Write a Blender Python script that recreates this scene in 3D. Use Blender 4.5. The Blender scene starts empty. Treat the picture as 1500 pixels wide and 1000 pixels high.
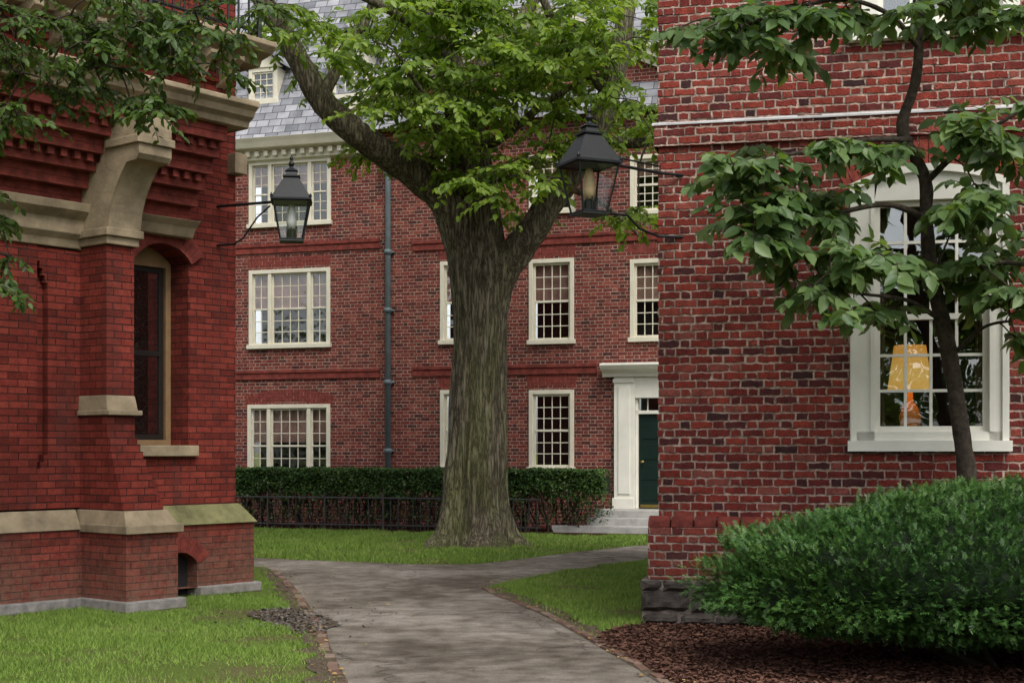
import bpy, math, random
import numpy as np
from mathutils import Vector, Matrix, noise
random.seed(7); rng=np.random.default_rng(7)
F=2083.33; HZ=660.0; CH=1.6
S=bpy.context.scene
COL=S.collection
def P(px,py,d): return Vector(((px-750)*d/F, d, CH+(HZ-py)*d/F))
def G(px,py):
    d=CH*F/(py-HZ); return ((px-750)*d/F, d)

# ------------------------------------------------------------------ materials
class NT:
    def __init__(s,name):
        s.m=bpy.data.materials.new(name); s.m.use_nodes=True
        s.t=s.m.node_tree; s.t.nodes.clear()
        s.out=s.t.nodes.new('ShaderNodeOutputMaterial')
    def n(s,t,**k):
        x=s.t.nodes.new(t)
        for a,b in k.items(): setattr(x,a,b)
        return x
    def put(s,sock,v):
        if v is None: return
        if isinstance(v,bpy.types.NodeSocket): s.t.links.new(v,sock)
        else:
            if isinstance(v,(tuple,list)) and len(v)==3 and sock.type=='RGBA': v=(*v,1)
            sock.default_value=v
    def math(s,op,a,b=None,c=None,clamp=False):
        x=s.n('ShaderNodeMath',operation=op,use_clamp=clamp)
        s.put(x.inputs[0],a); s.put(x.inputs[1],b); s.put(x.inputs[2],c)
        return x.outputs[0]
    def co(s,which='Object'): return s.n('ShaderNodeTexCoord').outputs[which]
    def xyz(s,v):
        x=s.n('ShaderNodeSeparateXYZ'); s.put(x.inputs[0],v); return x.outputs
    def comb(s,a,b,c=0.0):
        x=s.n('ShaderNodeCombineXYZ'); s.put(x.inputs[0],a); s.put(x.inputs[1],b); s.put(x.inputs[2],c); return x.outputs[0]
    def scale(s,v,sc):
        x=s.n('ShaderNodeMapping'); s.put(x.inputs[0],v); x.inputs['Scale'].default_value=sc; return x.outputs[0]
    def noise(s,v,sc,det=2,rough=.55,col=False):
        x=s.n('ShaderNodeTexNoise'); s.put(x.inputs['Vector'],v); x.inputs['Scale'].default_value=sc
        x.inputs['Detail'].default_value=det; x.inputs['Roughness'].default_value=rough
        return x.outputs[1 if col else 0]
    def ramp(s,f,stops,interp='LINEAR'):
        x=s.n('ShaderNodeValToRGB'); x.color_ramp.interpolation=interp
        e=x.color_ramp.elements
        while len(e)<len(stops): e.new(.5)
        for i,(p,c) in enumerate(stops):
            e[i].position=p; e[i].color=(*c,1) if len(c)==3 else c
        s.put(x.inputs[0],f); return x.outputs[0]
    def g(s,f,a,b,lo=0.,hi=1.,smooth=False):
        x=s.n('ShaderNodeMapRange'); x.interpolation_type='SMOOTHSTEP' if smooth else 'LINEAR'
        s.put(x.inputs[0],f); s.put(x.inputs[1],a); s.put(x.inputs[2],b); s.put(x.inputs[3],lo); s.put(x.inputs[4],hi)
        return x.outputs[0]
    def mix(s,f,a,b,mode='MIX'):
        x=s.n('ShaderNodeMix',data_type='RGBA',blend_type=mode)
        s.put(x.inputs[0],f); s.put(x.inputs[6],a); s.put(x.inputs[7],b); return x.outputs[2]
    def bump(s,h,st=.5,dist=.01):
        x=s.n('ShaderNodeBump'); s.put(x.inputs['Height'],h); x.inputs['Strength'].default_value=st
        x.inputs['Distance'].default_value=dist; return x.outputs[0]
    def princ(s,col,rough=.8,normal=None,spec=.3,metal=0.,emit=None,es=0.):
        x=s.n('ShaderNodeBsdfPrincipled'); s.put(x.inputs['Base Color'],col); s.put(x.inputs['Roughness'],rough)
        if normal is not None: s.put(x.inputs['Normal'],normal)
        x.inputs['Specular IOR Level'].default_value=spec; x.inputs['Metallic'].default_value=metal
        if emit: s.put(x.inputs['Emission Color'],emit); x.inputs['Emission Strength'].default_value=es
        return x.outputs[0]
    def done(s,sh):
        s.t.links.new(sh,s.out.inputs[0]); return s.m
    def island(s): return s.n('ShaderNodeNewGeometry').outputs['Random Per Island']

def brick_mat(name,w,h,hd,off,mort,stops,mcol,warp=.006,bs=.7,soft=.003,stain=.35,low=None,mvar=.25,fam=1.,streak=0.):
    t=NT(name); co=t.co(); X,Y,Z=t.xyz(co)
    wn=t.noise(co,13,2,.7,True); wx,wy,wz=t.xyz(wn)
    x=t.math('ADD',t.math('ADD',X,Y),t.math('MULTIPLY',t.math('SUBTRACT',wx,.5),warp*2))
    z=t.math('ADD',Z,t.math('MULTIPLY',t.math('SUBTRACT',wz,.5),warp*2))
    zz=t.math('DIVIDE',z,h); row=t.math('FLOOR',zz); rf=t.math('SUBTRACT',zz,row)
    par=t.math('FLOORED_MODULO',row,2.0)
    rj=t.n('ShaderNodeTexWhiteNoise',noise_dimensions='1D'); t.put(rj.inputs['W'],row)
    p=w+hd
    v=t.math('ADD',t.math('ADD',x,t.math('MULTIPLY',par,off)),t.math('MULTIPLY',rj.outputs[0],w*.12))
    cell=t.math('FLOOR',t.math('DIVIDE',v,p)); loc=t.math('SUBTRACT',v,t.math('MULTIPLY',cell,p))
    isH=t.math('GREATER_THAN',loc,w)
    dx=t.math('MINIMUM',t.math('MINIMUM',loc,t.math('ABSOLUTE',t.math('SUBTRACT',loc,w))),t.math('SUBTRACT',p,loc))
    dz=t.math('MULTIPLY',t.math('MINIMUM',rf,t.math('SUBTRACT',1.0,rf)),h)
    d=t.math('MINIMUM',dx,dz)
    idv=t.comb(t.math('ADD',t.math('MULTIPLY',cell,2.0),isH),row)
    wnz=t.n('ShaderNodeTexWhiteNoise',noise_dimensions='3D'); t.put(wnz.inputs['Vector'],idv)
    r=wnz.outputs[0]
    rs=t.xyz(wnz.outputs[1])
    mw=t.math('ADD',mort*.5-.2*mort,t.math('MULTIPLY',rs[1],mort*.4))
    mask=t.g(d,t.math('SUBTRACT',mw,soft),t.math('ADD',mw,soft),0,1,True)
    fine=t.noise(co,65,2,.7); big=t.noise(co,1.1,3,.65)
    base=t.ramp(r,stops)
    fa=.38*fam
    base=t.mix(1.0,base,t.ramp(fine,[(.28,(1-fa,1-fa,1-fa)),(.72,(1+fa*.8,1+fa*.8,1+fa*.8))]),'MULTIPLY')
    ma=.25*fam
    base=t.mix(1.0,base,t.ramp(wy,[(.3,(1-ma,1-ma,1-ma)),(.7,(1+ma,1+ma,1+ma))]),'MULTIPLY')
    mc=t.mix(t.g(wx,.35,.65),tuple(c*(1-mvar*1.6) for c in mcol),tuple(min(1,c*(1+mvar)) for c in mcol))
    col=t.mix(mask,mc,base)
    col=t.mix(1.0,col,t.ramp(big,[(.3,(1-stain,1-stain,1-stain*1.05)),(.7,(1.1,1.1,1.1))]),'MULTIPLY')
    if streak>0:
        sk=t.noise(t.scale(co,(1,1,.18)),3.2,2,.6)
        col=t.mix(t.g(sk,.5,.75,0,streak),col,(.07,.03,.025))
    if low is not None:
        zlow,lc,amt=low
        m=t.math('MULTIPLY',t.g(t.math('ADD',Z,t.math('MULTIPLY',t.math('SUBTRACT',big,.5),.9)),0.,zlow,amt,0.,True),t.g(wy,.3,.65,.3,1.))
        col=t.mix(m,col,lc)
    hgt=t.math('ADD',t.math('ADD',mask,t.math('MULTIPLY',rs[2],.5)),t.math('MULTIPLY',fine,.8*fam))
    nrm=t.bump(hgt,bs,.012)
    return t.done(t.princ(col,.88,nrm,.2))

M={}
M['brickR']=brick_mat('old_handmade_brick',.205,.075,.10,.1525,.0165,
    [(0,(.045,.022,.022)),(.05,(.085,.026,.026)),(.16,(.155,.028,.024)),(.5,(.205,.034,.025)),(.8,(.265,.046,.031)),(1,(.25,.075,.058))],
    (.46,.335,.275),warp=.017,bs=1.,soft=.004,stain=.28,low=(1.2,(.07,.045,.035),.6),mvar=.34)
M['brickB']=brick_mat('dormitory_brick',.205,.072,.10,.1525,.014,
    [(0,(.065,.024,.023)),(.3,(.135,.031,.026)),(.7,(.185,.038,.030)),(1,(.24,.066,.048))],
    (.32,.225,.175),warp=.004,bs=.5,stain=.2)
M['brickL']=brick_mat('pressed_red_brick',.215,.072,.215,.1075,.0095,
    [(0,(.135,.022,.016)),(.12,(.18,.029,.020)),(.5,(.225,.037,.026)),(1,(.27,.050,.034))],
    (.05,.022,.019),warp=.002,bs=.75,soft=.0015,stain=.38,low=(1.1,(.17,.12,.085),.7),mvar=.2,fam=.8,streak=.5)
def simple(name,c,rough=.8,var=.2,sc=6,bs=.15,spec=.3,metal=0,det=3):
    t=NT(name); co=t.co(); a=t.noise(co,sc,det,.65); b=t.noise(co,sc*9,2,.6)
    col=t.mix(t.g(a,.3,.7),tuple(x*(1-var) for x in c),tuple(min(1,x*(1+var)) for x in c))
    return t.done(t.princ(col,rough,t.bump(t.math('ADD',a,b),bs,.01),spec,metal))
M['archbrick']=simple('arch_brick',(.17,.034,.025),.85,.45,9,.5)
M['archbrickR']=simple('rubbed_arch_brick',(.24,.048,.032),.85,.45,9,.6)
M['cream']=simple('cream_paint',(.64,.60,.48),.5,.09,3,.08,.4)
M['white']=simple('white_paint',(.74,.72,.64),.45,.07,3,.08,.4)
M['sand']=simple('sandstone',(.29,.23,.15),.85,.38,3,.5)
M['sandD']=simple('mossy_sandstone',(.16,.155,.07),.9,.45,4,.5)
M['granite']=simple('granite_base',(.24,.225,.21),.85,.35,9,.5)
M['slateblk']=simple('rough_foundation_stone',(.060,.050,.043),.9,.7,5,1.0)
M['stonemort']=simple('foundation_mortar',(.17,.14,.12),.95,.4,9,.8)
M['step']=simple('step_stone',(.38,.37,.35),.8,.2,5,.2)
M['flash']=simple('lead_flashing',(.52,.51,.51),.7,.2,5,.2)
M['iron']=simple('black_iron',(.007,.009,.010),.5,.3,20,.15,.35)
M['iron2']=simple('weathered_fence_iron',(.035,.036,.036),.5,.3,20,.15,.5)
M['pipe']=simple('painted_downpipe',(.11,.14,.15),.5,.2,5,.1)
M['door']=simple('dark_green_door_paint',(.006,.018,.014),.35,.15,5,.05,.4)
M['darkwood']=simple('dark_sash_paint',(.02,.016,.013),.5,.2,5,.1)
M['tanwood']=simple('tan_window_wood',(.26,.16,.08),.6,.2,6,.1)
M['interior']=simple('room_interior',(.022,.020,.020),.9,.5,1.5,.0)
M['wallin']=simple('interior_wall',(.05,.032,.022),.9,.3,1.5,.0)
M['blind']=simple('window_blind',(.30,.17,.14),.8,.3,2.5,.1)
M['brass']=simple('brass',(.55,.38,.12),.3,.1,9,.05,.5,1)
t=NT('elm_bark'); co=t.co(); st=t.scale(co,(1,1,.13))
a=t.noise(st,12,4,.7); c=t.noise(t.scale(co,(1,1,.3)),1.9,3,.6); z=t.xyz(co)[2]
rid=t.math('ABSOLUTE',t.math('SUBTRACT',a,.5))
col=t.ramp(rid,[(0,(.040,.032,.022)),(.05,(.14,.118,.083)),(.17,(.29,.255,.185))])
moss=t.math('MULTIPLY',t.g(c,.42,.60),t.g(z,0.,5.,.75,.25))
col=t.mix(moss,col,t.mix(t.g(rid,0.,.12),(.05,.056,.02),(.17,.185,.07)))
M['bark']=t.done(t.princ(col,.92,t.bump(rid,1.,.12),.12))
t=NT('smooth_dark_bark'); co=t.co(); a=t.noise(co,22,3,.7)
M['bark2']=t.done(t.princ(t.ramp(a,[(.3,(.028,.022,.018)),(.7,(.09,.07,.052))]),.9,t.bump(a,.6,.01),.2))
def leafmat(name,stops,trans=.4,rough=.42,spec=.35):
    t=NT(name); r=t.island(); co=t.co()
    col=t.ramp(t.math('ADD',t.math('MULTIPLY',r,.65),t.math('MULTIPLY',t.noise(co,.9,1),.45)),stops)
    d=t.princ(col,rough,None,spec)
    if trans<=0: return t.done(d)
    tr=t.n('ShaderNodeBsdfTranslucent'); t.put(tr.inputs[0],t.mix(1.,col,(1.5,1.5,.55),'MULTIPLY'))
    mx=t.n('ShaderNodeMixShader'); mx.inputs[0].default_value=trans
    t.t.links.new(d,mx.inputs[1]); t.t.links.new(tr.outputs[0],mx.inputs[2])
    return t.done(mx.outputs[0])
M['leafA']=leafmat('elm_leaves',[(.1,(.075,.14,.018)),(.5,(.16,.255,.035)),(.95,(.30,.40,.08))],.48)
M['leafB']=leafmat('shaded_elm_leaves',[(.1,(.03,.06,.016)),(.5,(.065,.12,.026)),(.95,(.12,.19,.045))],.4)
M['leafC']=leafmat('dogwood_leaves',[(.1,(.05,.095,.032)),(.5,(.095,.165,.055)),(.95,(.18,.26,.095))],.4,.4)
M['yew']=leafmat('yew_needles',[(.1,(.014,.045,.012)),(.5,(.032,.095,.018)),(.95,(.105,.20,.035))],0,.5)
M['hedge']=leafmat('hedge_leaves',[(.1,(.016,.038,.010)),(.5,(.034,.08,.016)),(.95,(.09,.16,.028))],0,.5)
M['grassb']=leafmat('grass_blades',[(.1,(.08,.14,.024)),(.5,(.14,.23,.038)),(.82,(.20,.30,.055)),(1,(.34,.31,.14))],.0,.6,.15)
M['fallen']=leafmat('dry_fallen_leaves',[(.1,(.20,.10,.03)),(.5,(.34,.22,.07)),(.95,(.30,.28,.10))],0,.7)
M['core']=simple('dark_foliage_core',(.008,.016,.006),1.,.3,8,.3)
M['chips']=leafmat('bark_chips',[(.1,(.035,.016,.012)),(.5,(.085,.037,.025)),(.95,(.16,.078,.05))],.0,.9)
M['gravelc']=leafmat('gravel_stones',[(.1,(.04,.036,.032)),(.5,(.10,.09,.08)),(.95,(.22,.20,.175))],.0,.9)
M['edgebrick']=leafmat('edging_bricks',[(.1,(.07,.045,.035)),(.5,(.14,.078,.058)),(.95,(.22,.165,.125))],.0,.9)
t=NT('lawn_soil'); co=t.co(); a=t.noise(co,.8,3); b=t.noise(co,30,3,.7)
col=t.mix(t.g(b,.3,.7),(.075,.075,.030),(.14,.125,.06)); col=t.mix(t.g(a,.45,.6),t.mix(t.g(b,.3,.7),(.07,.10,.022),(.11,.15,.035)),col)
M['soil']=t.done(t.princ(col,1.,t.bump(b,.6,.03),.05))
t=NT('dirt_verge'); co=t.co(); b=t.noise(co,45,3,.8)
col=t.ramp(b,[(.3,(.05,.038,.026)),(.5,(.11,.085,.06)),(.7,(.19,.155,.115))])
M['dirt']=t.done(t.princ(col,1.,t.bump(b,1.,.02),.05))
t=NT('asphalt_path'); co=t.co(); a=t.noise(co,.5,4,.65); b=t.noise(co,120,2,.7); c=t.noise(co,4,4,.7)
vo=t.n('ShaderNodeTexVoronoi',feature='DISTANCE_TO_EDGE'); vo.inputs['Scale'].default_value=.42
wv=t.n('ShaderNodeVectorMath',operation='ADD'); t.put(wv.inputs[0],co)
w2=t.n('ShaderNodeVectorMath',operation='SCALE'); t.put(w2.inputs[0],t.noise(co,2.2,3,.6,True)); w2.inputs['Scale'].default_value=.6
t.t.links.new(w2.outputs[0],wv.inputs[1]); t.t.links.new(wv.outputs[0],vo.inputs['Vector'])
crack=t.g(vo.outputs[0],.0,.010,1,0)
col=t.ramp(a,[(.36,(.10,.083,.065)),(.5,(.18,.157,.13)),(.64,(.26,.232,.20))])
col=t.mix(1.,col,t.ramp(c,[(.32,(.64,.61,.58)),(.5,(.95,.95,.95)),(.7,(1.25,1.25,1.25))]),'MULTIPLY')
col=t.mix(1.,col,t.ramp(b,[(.3,(.55,.55,.55)),(.7,(1.4,1.4,1.4))]),'MULTIPLY')
col=t.mix(t.math('MULTIPLY',crack,.6),col,(.03,.026,.02))
M['path']=t.done(t.princ(col,.88,t.bump(t.math('SUBTRACT',t.math('ADD',b,t.math('MULTIPLY',c,.5)),crack),.6,.01),.2))
t=NT('mulch'); co=t.co(); b=t.noise(co,38,3,.8)
col=t.ramp(b,[(.3,(.022,.011,.008)),(.5,(.06,.027,.018)),(.7,(.115,.054,.036))])
M['mulch']=t.done(t.princ(col,1.,t.bump(b,1.,.04),.05))
t=NT('slate_roof'); co=t.co(); X,Y,Z=t.xyz(co)
br=t.n('ShaderNodeTexBrick'); t.put(br.inputs['Vector'],t.comb(X,Z)); br.inputs['Scale'].default_value=1.
for k,v in (('Brick Width',.3),('Row Height',.17),('Mortar Size',.010),('Mortar Smooth',.2),('Bias',0.)): br.inputs[k].default_value=v
br.inputs['Color1'].default_value=(.15,.155,.17,1); br.inputs['Color2'].default_value=(.36,.36,.38,1); br.inputs['Mortar'].default_value=(.05,.05,.055,1)
M['slate']=t.done(t.princ(t.mix(1.,br.outputs[0],t.ramp(t.noise(co,2,3),[(.3,(.6,.6,.62)),(.7,(1.25,1.25,1.25))]),'MULTIPLY'),.5,None,.5))
def glassmat(name,fac,rough=.02,tint=(.9,.93,.95)):
    t=NT(name); g=t.n('ShaderNodeBsdfGlossy'); g.inputs['Roughness'].default_value=rough; g.inputs[0].default_value=(*tint,1)
    tr=t.n('ShaderNodeBsdfTransparent'); tr.inputs[0].default_value=(.88,.9,.9,1)
    co=t.co(); t.put(g.inputs['Normal'],t.bump(t.noise(co,5,1),.25,.02))
    mx=t.n('ShaderNodeMixShader'); mx.inputs[0].default_value=fac
    t.t.links.new(tr.outputs[0],mx.inputs[1]); t.t.links.new(g.outputs[0],mx.inputs[2]); return t.done(mx.outputs[0])
M['glass']=glassmat('window_glass',.14)
M['lglass']=glassmat('lantern_glass',.10,.05)
t=NT('lamp_shade'); zz_=t.xyz(t.co())[2]
ec=t.ramp(t.g(zz_,2.1,2.55),[(0,(1.,.50,.09)),(.45,(1.,.62,.16)),(1,(.85,.36,.05))])
x=t.n('ShaderNodeBsdfPrincipled'); t.put(x.inputs['Base Color'],(.6,.35,.1)); x.inputs['Roughness'].default_value=.8; t.put(x.inputs['Emission Color'],ec); x.inputs['Emission Strength'].default_value=.62
M['shade']=t.done(x.outputs[0])
t=NT('lamp_ceramic'); M['ceramic']=t.done(t.princ((.50,.20,.04),.3,None,.3,0,(1.,.30,.03),.10))
M['mantleW']=simple('mantle_white',(.8,.8,.76),.4,.1,9,.05,.5)
M['mantleA']=simple('mantle_amber',(.60,.44,.24),.4,.2,9,.05,.4)

# ------------------------------------------------------------------ builders
def empty(name,loc=(0,0,0),rz=0.):
    e=bpy.data.objects.new(name,None); e.location=loc; e.rotation_euler=(0,0,rz); COL.objects.link(e); return e
class B:
    def __init__(s): s.v=[]; s.f=[]
    def add(s,vs,fs):
        o=len(s.v); s.v+= [tuple(v) for v in vs]; s.f+=[tuple(o+i for i in f) for f in fs]
    def box(s,x0,x1,y0,y1,z0,z1):
        if x0>x1:x0,x1=x1,x0
        if y0>y1:y0,y1=y1,y0
        if z0>z1:z0,z1=z1,z0
        s.add([(x0,y0,z0),(x1,y0,z0),(x1,y1,z0),(x0,y1,z0),(x0,y0,z1),(x1,y0,z1),(x1,y1,z1),(x0,y1,z1)],
              [(0,3,2,1),(4,5,6,7),(0,1,5,4),(1,2,6,5),(2,3,7,6),(3,0,4,7)])
    def hexa(s,b,t):
        s.add(list(b)+list(t),[(0,3,2,1),(4,5,6,7),(0,1,5,4),(1,2,6,5),(2,3,7,6),(3,0,4,7)])
    def prism_x(s,prof,x0,x1):
        n=len(prof)
        s.add([(x0,y,z) for y,z in prof]+[(x1,y,z) for y,z in prof],
              [tuple(range(n)),tuple(range(2*n-1,n-1,-1))]+[(i,(i+1)%n,n+(i+1)%n,n+i) for i in range(n)])
    def prism_y(s,prof,y0,y1):
        n=len(prof)
        s.add([(x,y0,z) for x,z in prof]+[(x,y1,z) for x,z in prof],
              [tuple(range(n)),tuple(range(2*n-1,n-1,-1))]+[(i,(i+1)%n,n+(i+1)%n,n+i) for i in range(n)])
    def wall(s,x0,x1,z0,z1,holes,y=0.,depth=.2):
        xs=sorted({x0,x1,*[h[0] for h in holes],*[h[1] for h in holes]}); zs=sorted({z0,z1,*[h[2] for h in holes],*[h[3] for h in holes]})
        xs=[x for x in xs if x0<=x<=x1]; zs=[z for z in zs if z0<=z<=z1]
        for i in range(len(xs)-1):
            for j in range(len(zs)-1):
                cx=(xs[i]+xs[i+1])/2; cz=(zs[j]+zs[j+1])/2
                if any(h[0]<cx<h[1] and h[2]<cz<h[3] for h in holes): continue
                s.add([(xs[i],y,zs[j]),(xs[i+1],y,zs[j]),(xs[i+1],y,zs[j+1]),(xs[i],y,zs[j+1])],[(0,1,2,3)])
        for a,b,c,d in [h[:4] for h in holes]:
            Y=y+depth
            s.add([(a,y,c),(a,Y,c),(a,Y,d),(a,y,d)],[(0,1,2,3)]); s.add([(b,y,c),(b,Y,c),(b,Y,d),(b,y,d)],[(3,2,1,0)])
            s.add([(a,y,c),(b,y,c),(b,Y,c),(a,Y,c)],[(0,1,2,3)]); s.add([(a,y,d),(b,y,d),(b,Y,d),(a,Y,d)],[(3,2,1,0)])
    def archfill(s,x0,x1,zs,rise,y,depth,n=12):
        zt=zs+rise
        def az(x):
            u=(x-(x0+x1)/2)/((x1-x0)/2); return zs+rise*(1-u*u)
        for i in range(n):
            a=x0+(x1-x0)*i/n; b=x0+(x1-x0)*(i+1)/n
            s.add([(a,y,az(a)),(b,y,az(b)),(b,y,zt+.0),(a,y,zt+.0)],[(0,1,2,3)])
            s.add([(a,y,az(a)),(a,y+depth,az(a)),(b,y+depth,az(b)),(b,y,az(b))],[(0,1,2,3)])
    def archring(s,x0,x1,zs,rise,th,y0,y1,bw=.075,gap=.012,ov=.0):
        a=(x1-x0)/2; R=(a*a+rise*rise)/(2*rise); cx=(x0+x1)/2; cz=zs+rise-R
        A=math.asin(min(1,a/R))+ov; n=max(3,int(2*A*R/bw))
        for i in range(n):
            t0=-A+2*A*i/n+gap/R/2; t1=-A+2*A*(i+1)/n-gap/R/2
            pr=[]
            for tt,rr in ((t0,R),(t1,R),(t1,R+th),(t0,R+th)):
                pr.append((cx+math.sin(tt)*rr,cz+math.cos(tt)*rr))
            s.prism_y(pr,y0+random.uniform(0,.004),y1)
    def tube(s,pts,rad,seg=8,cap=True):
        pts=[Vector(p) for p in pts]; n=len(pts); o=len(s.v)
        prev=None
        for i,p in enumerate(pts):
            d=(pts[min(i+1,n-1)]-pts[max(i-1,0)])
            if d.length<1e-9: d=Vector((0,0,1))
            d.normalize()
            if prev is None:
                u=d.cross(Vector((1,0,0)) if abs(d.x)<.8 else Vector((0,1,0))).normalized()
            else:
                u=(prev-d*prev.dot(d)).normalized()
            prev=u; w=d.cross(u); r=rad[i] if hasattr(rad,'__len__') else rad
            for k in range(seg):
                a=2*math.pi*k/seg; q=p+(u*math.cos(a)+w*math.sin(a))*r; s.v.append((q.x,q.y,q.z))
        for i in range(n-1):
            for k in range(seg):
                k2=(k+1)%seg; s.f.append((o+i*seg+k,o+i*seg+k2,o+(i+1)*seg+k2,o+(i+1)*seg+k))
        if cap:
            s.f.append(tuple(o+k for k in range(seg-1,-1,-1))); s.f.append(tuple(o+(n-1)*seg+k for k in range(seg)))
    def lathe(s,c,prof,seg=16):
        o=len(s.v)
        for r,z in prof:
            for k in range(seg):
                a=2*math.pi*k/seg; s.v.append((c[0]+r*math.cos(a),c[1]+r*math.sin(a),c[2]+z))
        for i in range(len(prof)-1):
            for k in range(seg):
                k2=(k+1)%seg; s.f.append((o+i*seg+k,o+i*seg+k2,o+(i+1)*seg+k2,o+(i+1)*seg+k))
    def obj(s,name,mat,parent=None,bevel=0.,smooth=False):
        me=bpy.data.meshes.new(name); me.from_pydata(s.v,[],s.f); me.materials.append(M[mat]); me.update()
        if smooth: me.polygons.foreach_set('use_smooth',[True]*len(me.polygons))
        ob=bpy.data.objects.new(name,me); COL.objects.link(ob)
        if parent: ob.parent=parent
        if bevel:
            m=ob.modifiers.new('bevel','BEVEL'); m.width=bevel; m.segments=2; m.limit_method='ANGLE'; m.angle_limit=math.radians(40)
        return ob
def npmesh(name,V,Fc,mat,parent=None,smooth=False):
    me=bpy.data.meshes.new(name); k=Fc.shape[1]
    me.vertices.add(len(V)); me.vertices.foreach_set('co',V.astype(np.float32).ravel())
    me.loops.add(Fc.size); me.loops.foreach_set('vertex_index',Fc.astype(np.int32).ravel())
    me.polygons.add(len(Fc)); me.polygons.foreach_set('loop_start',np.arange(0,Fc.size,k,dtype=np.int32))
    me.polygons.foreach_set('loop_total',np.full(len(Fc),k,dtype=np.int32))
    if smooth: me.polygons.foreach_set('use_smooth',np.ones(len(Fc),dtype=bool))
    me.update(); me.validate(); me.materials.append(M[mat])
    ob=bpy.data.objects.new(name,me); COL.objects.link(ob)
    if parent: ob.parent=parent
    return ob
LEAF_V=np.array([(0,0,0),(.27,.28,.07),(.24,.64,.05),(0,1,-.10),(-.24,.64,.05),(-.27,.28,.07)],float)
LEAF_F=np.array([(0,1,2,3),(0,3,4,5)])
def norm(a): return a/np.maximum(np.linalg.norm(a,axis=1,keepdims=True),1e-9)
def leaves(name,pos,dr,nr,size,mat,parent=None,tv=LEAF_V,tf=LEAF_F,wid=1.):
    pos=np.array(pos,float); dr=norm(np.array(dr,float)); nr=np.array(nr,float); size=np.array(size,float).reshape(-1,1,1)
    sd=norm(np.cross(dr,nr)); nr=np.cross(sd,dr)
    V=pos[:,None,:]+size*(tv[None,:,0:1]*wid*sd[:,None,:]+tv[None,:,1:2]*dr[:,None,:]+tv[None,:,2:3]*nr[:,None,:])
    n=len(pos); Fc=(tf[None]+(np.arange(n)*len(tv))[:,None,None]).reshape(-1,tf.shape[1])
    return npmesh(name,V.reshape(-1,3),Fc,mat,parent)
class Frame:
    def __init__(s,name,px,d,deg):
        s.o=Vector(((px-750)*d/F,d)); s.a=math.radians(deg); s.c=math.cos(s.a); s.s=math.sin(s.a)
        s.e=empty(name,(s.o.x,s.o.y,0),s.a)
    def L(s,px,py,y=0.):
        r=(px-750)/F; ox=s.o.x-y*s.s; oy=s.o.y+y*s.c
        x=(r*oy-ox)/(s.c-r*s.s); Y=oy+x*s.s
        return x,CH+(HZ-py)*Y/F
    def W(s,x,y,z): return Vector((s.o.x+x*s.c-y*s.s,s.o.y+x*s.s+y*s.c,z))
    def rect(s,px0,py0,px1,py1,y=0.):
        a=s.L(px0,(py0),y); b=s.L(px1,py1,y); m=(px0+px1)/2
        zt=s.L(m,py0,y)[1]; zb=s.L(m,py1,y)[1]
        return a[0],b[0],zb,zt

def sash(fr,x0,x1,z0,z1,y,cols,rows,mun=.02,st=.045,meet=None,t=.04):
    fr.box(x0,x0+st,y,y+t,z0,z1); fr.box(x1-st,x1,y,y+t,z0,z1)
    fr.box(x0+st,x1-st,y,y+t,z0,z0+st); fr.box(x0+st,x1-st,y,y+t,z1-st,z1)
    zm=(z0+z1)/2 if meet is None else meet
    fr.box(x0+st,x1-st,y-.012,y+t,zm-st*.5,zm+st*.5)
    ix0,ix1=x0+st,x1-st
    for a,b in ((z0+st,zm-st*.5),(zm+st*.5,z1-st)):
        for i in range(1,cols):
            x=ix0+(ix1-ix0)*i/cols; fr.box(x-mun/2,x+mun/2,y+.006,y+t-.008,a,b)
        for j in range(1,rows):
            z=a+(b-a)*j/rows; fr.box(ix0,ix1,y+.008,y+t-.010,z-mun/2,z+mun/2)

# ================================================================== BACK BUILDING
bb=Frame('brick_dormitory_building',345,31.5,-18.)
wallb=B(); frm=B(); gl=B(); inn=B(); bl=B(); bands=B(); arch=B()
holes=[]
def bwin(r,kind,top=None,cover=.5):
    x0,x1,z0,z1=r; holes.append((x0,x1,z0,z1)); cw=.085
    frm.box(x0,x0+cw,-.03,.12,z0,z1); frm.box(x1-cw,x1,-.03,.12,z0,z1)
    frm.box(x0+cw,x1-cw,-.03,.12,z1-cw,z1); frm.box(x0-.03,x1+.03,-.08,.12,z0-.03,z0+.06)
    a,b=x0+cw,x1-cw; zz0,zz1=z0+.06,z1-cw
    if kind==3:
        w=b-a; m1=a+w*.235; m2=b-w*.235; mw=.04
        for m in (m1,m2): frm.box(m-mw,m+mw,-.02,.12,zz0,zz1)
        sash(frm,a,m1-mw,zz0,zz1,.03,2,3,.018,.035); sash(frm,m1+mw,m2-mw,zz0,zz1,.03,4,3,.018,.04); sash(frm,m2+mw,b,zz0,zz1,.03,2,3,.018,.035)
    else: sash(frm,a,b,zz0,zz1,.03,4,3,.018,.045)
    gl.add([(a,.055,zz0),(b,.055,zz0),(b,.055,zz1),(a,.055,zz1)],[(0,1,2,3)])
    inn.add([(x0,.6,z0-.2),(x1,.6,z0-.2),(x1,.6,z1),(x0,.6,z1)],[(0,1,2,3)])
    h=(zz1-zz0)*cover
    if cover>0: bl.box(a+.01,b-.01,.13,.15,zz1-h,zz1)
bwin(bb.rect(365,234,485,330),3,cover=.35); bwin(bb.rect(365,394,484,508),3,cover=.5); 
r1=bb.rect(363,592,484,712); bwin(r1,3,cover=.45)
for (a,b) in ((645,712),(775,841),(923,988)):
    bwin(bb.rect(a,226,b,312),1,cover=.3); bwin(bb.rect(a,382 if a<700 else 379,b,502 if a<900 else 498),1,cover=.48)
    if a<900: bwin(bb.rect(a,571,b,688),1,cover=.0)
zE=bb.L(430,214)[1]
dx0,dz1=bb.L(931,583); dx1=dx0+.95; dz0=.43
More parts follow.
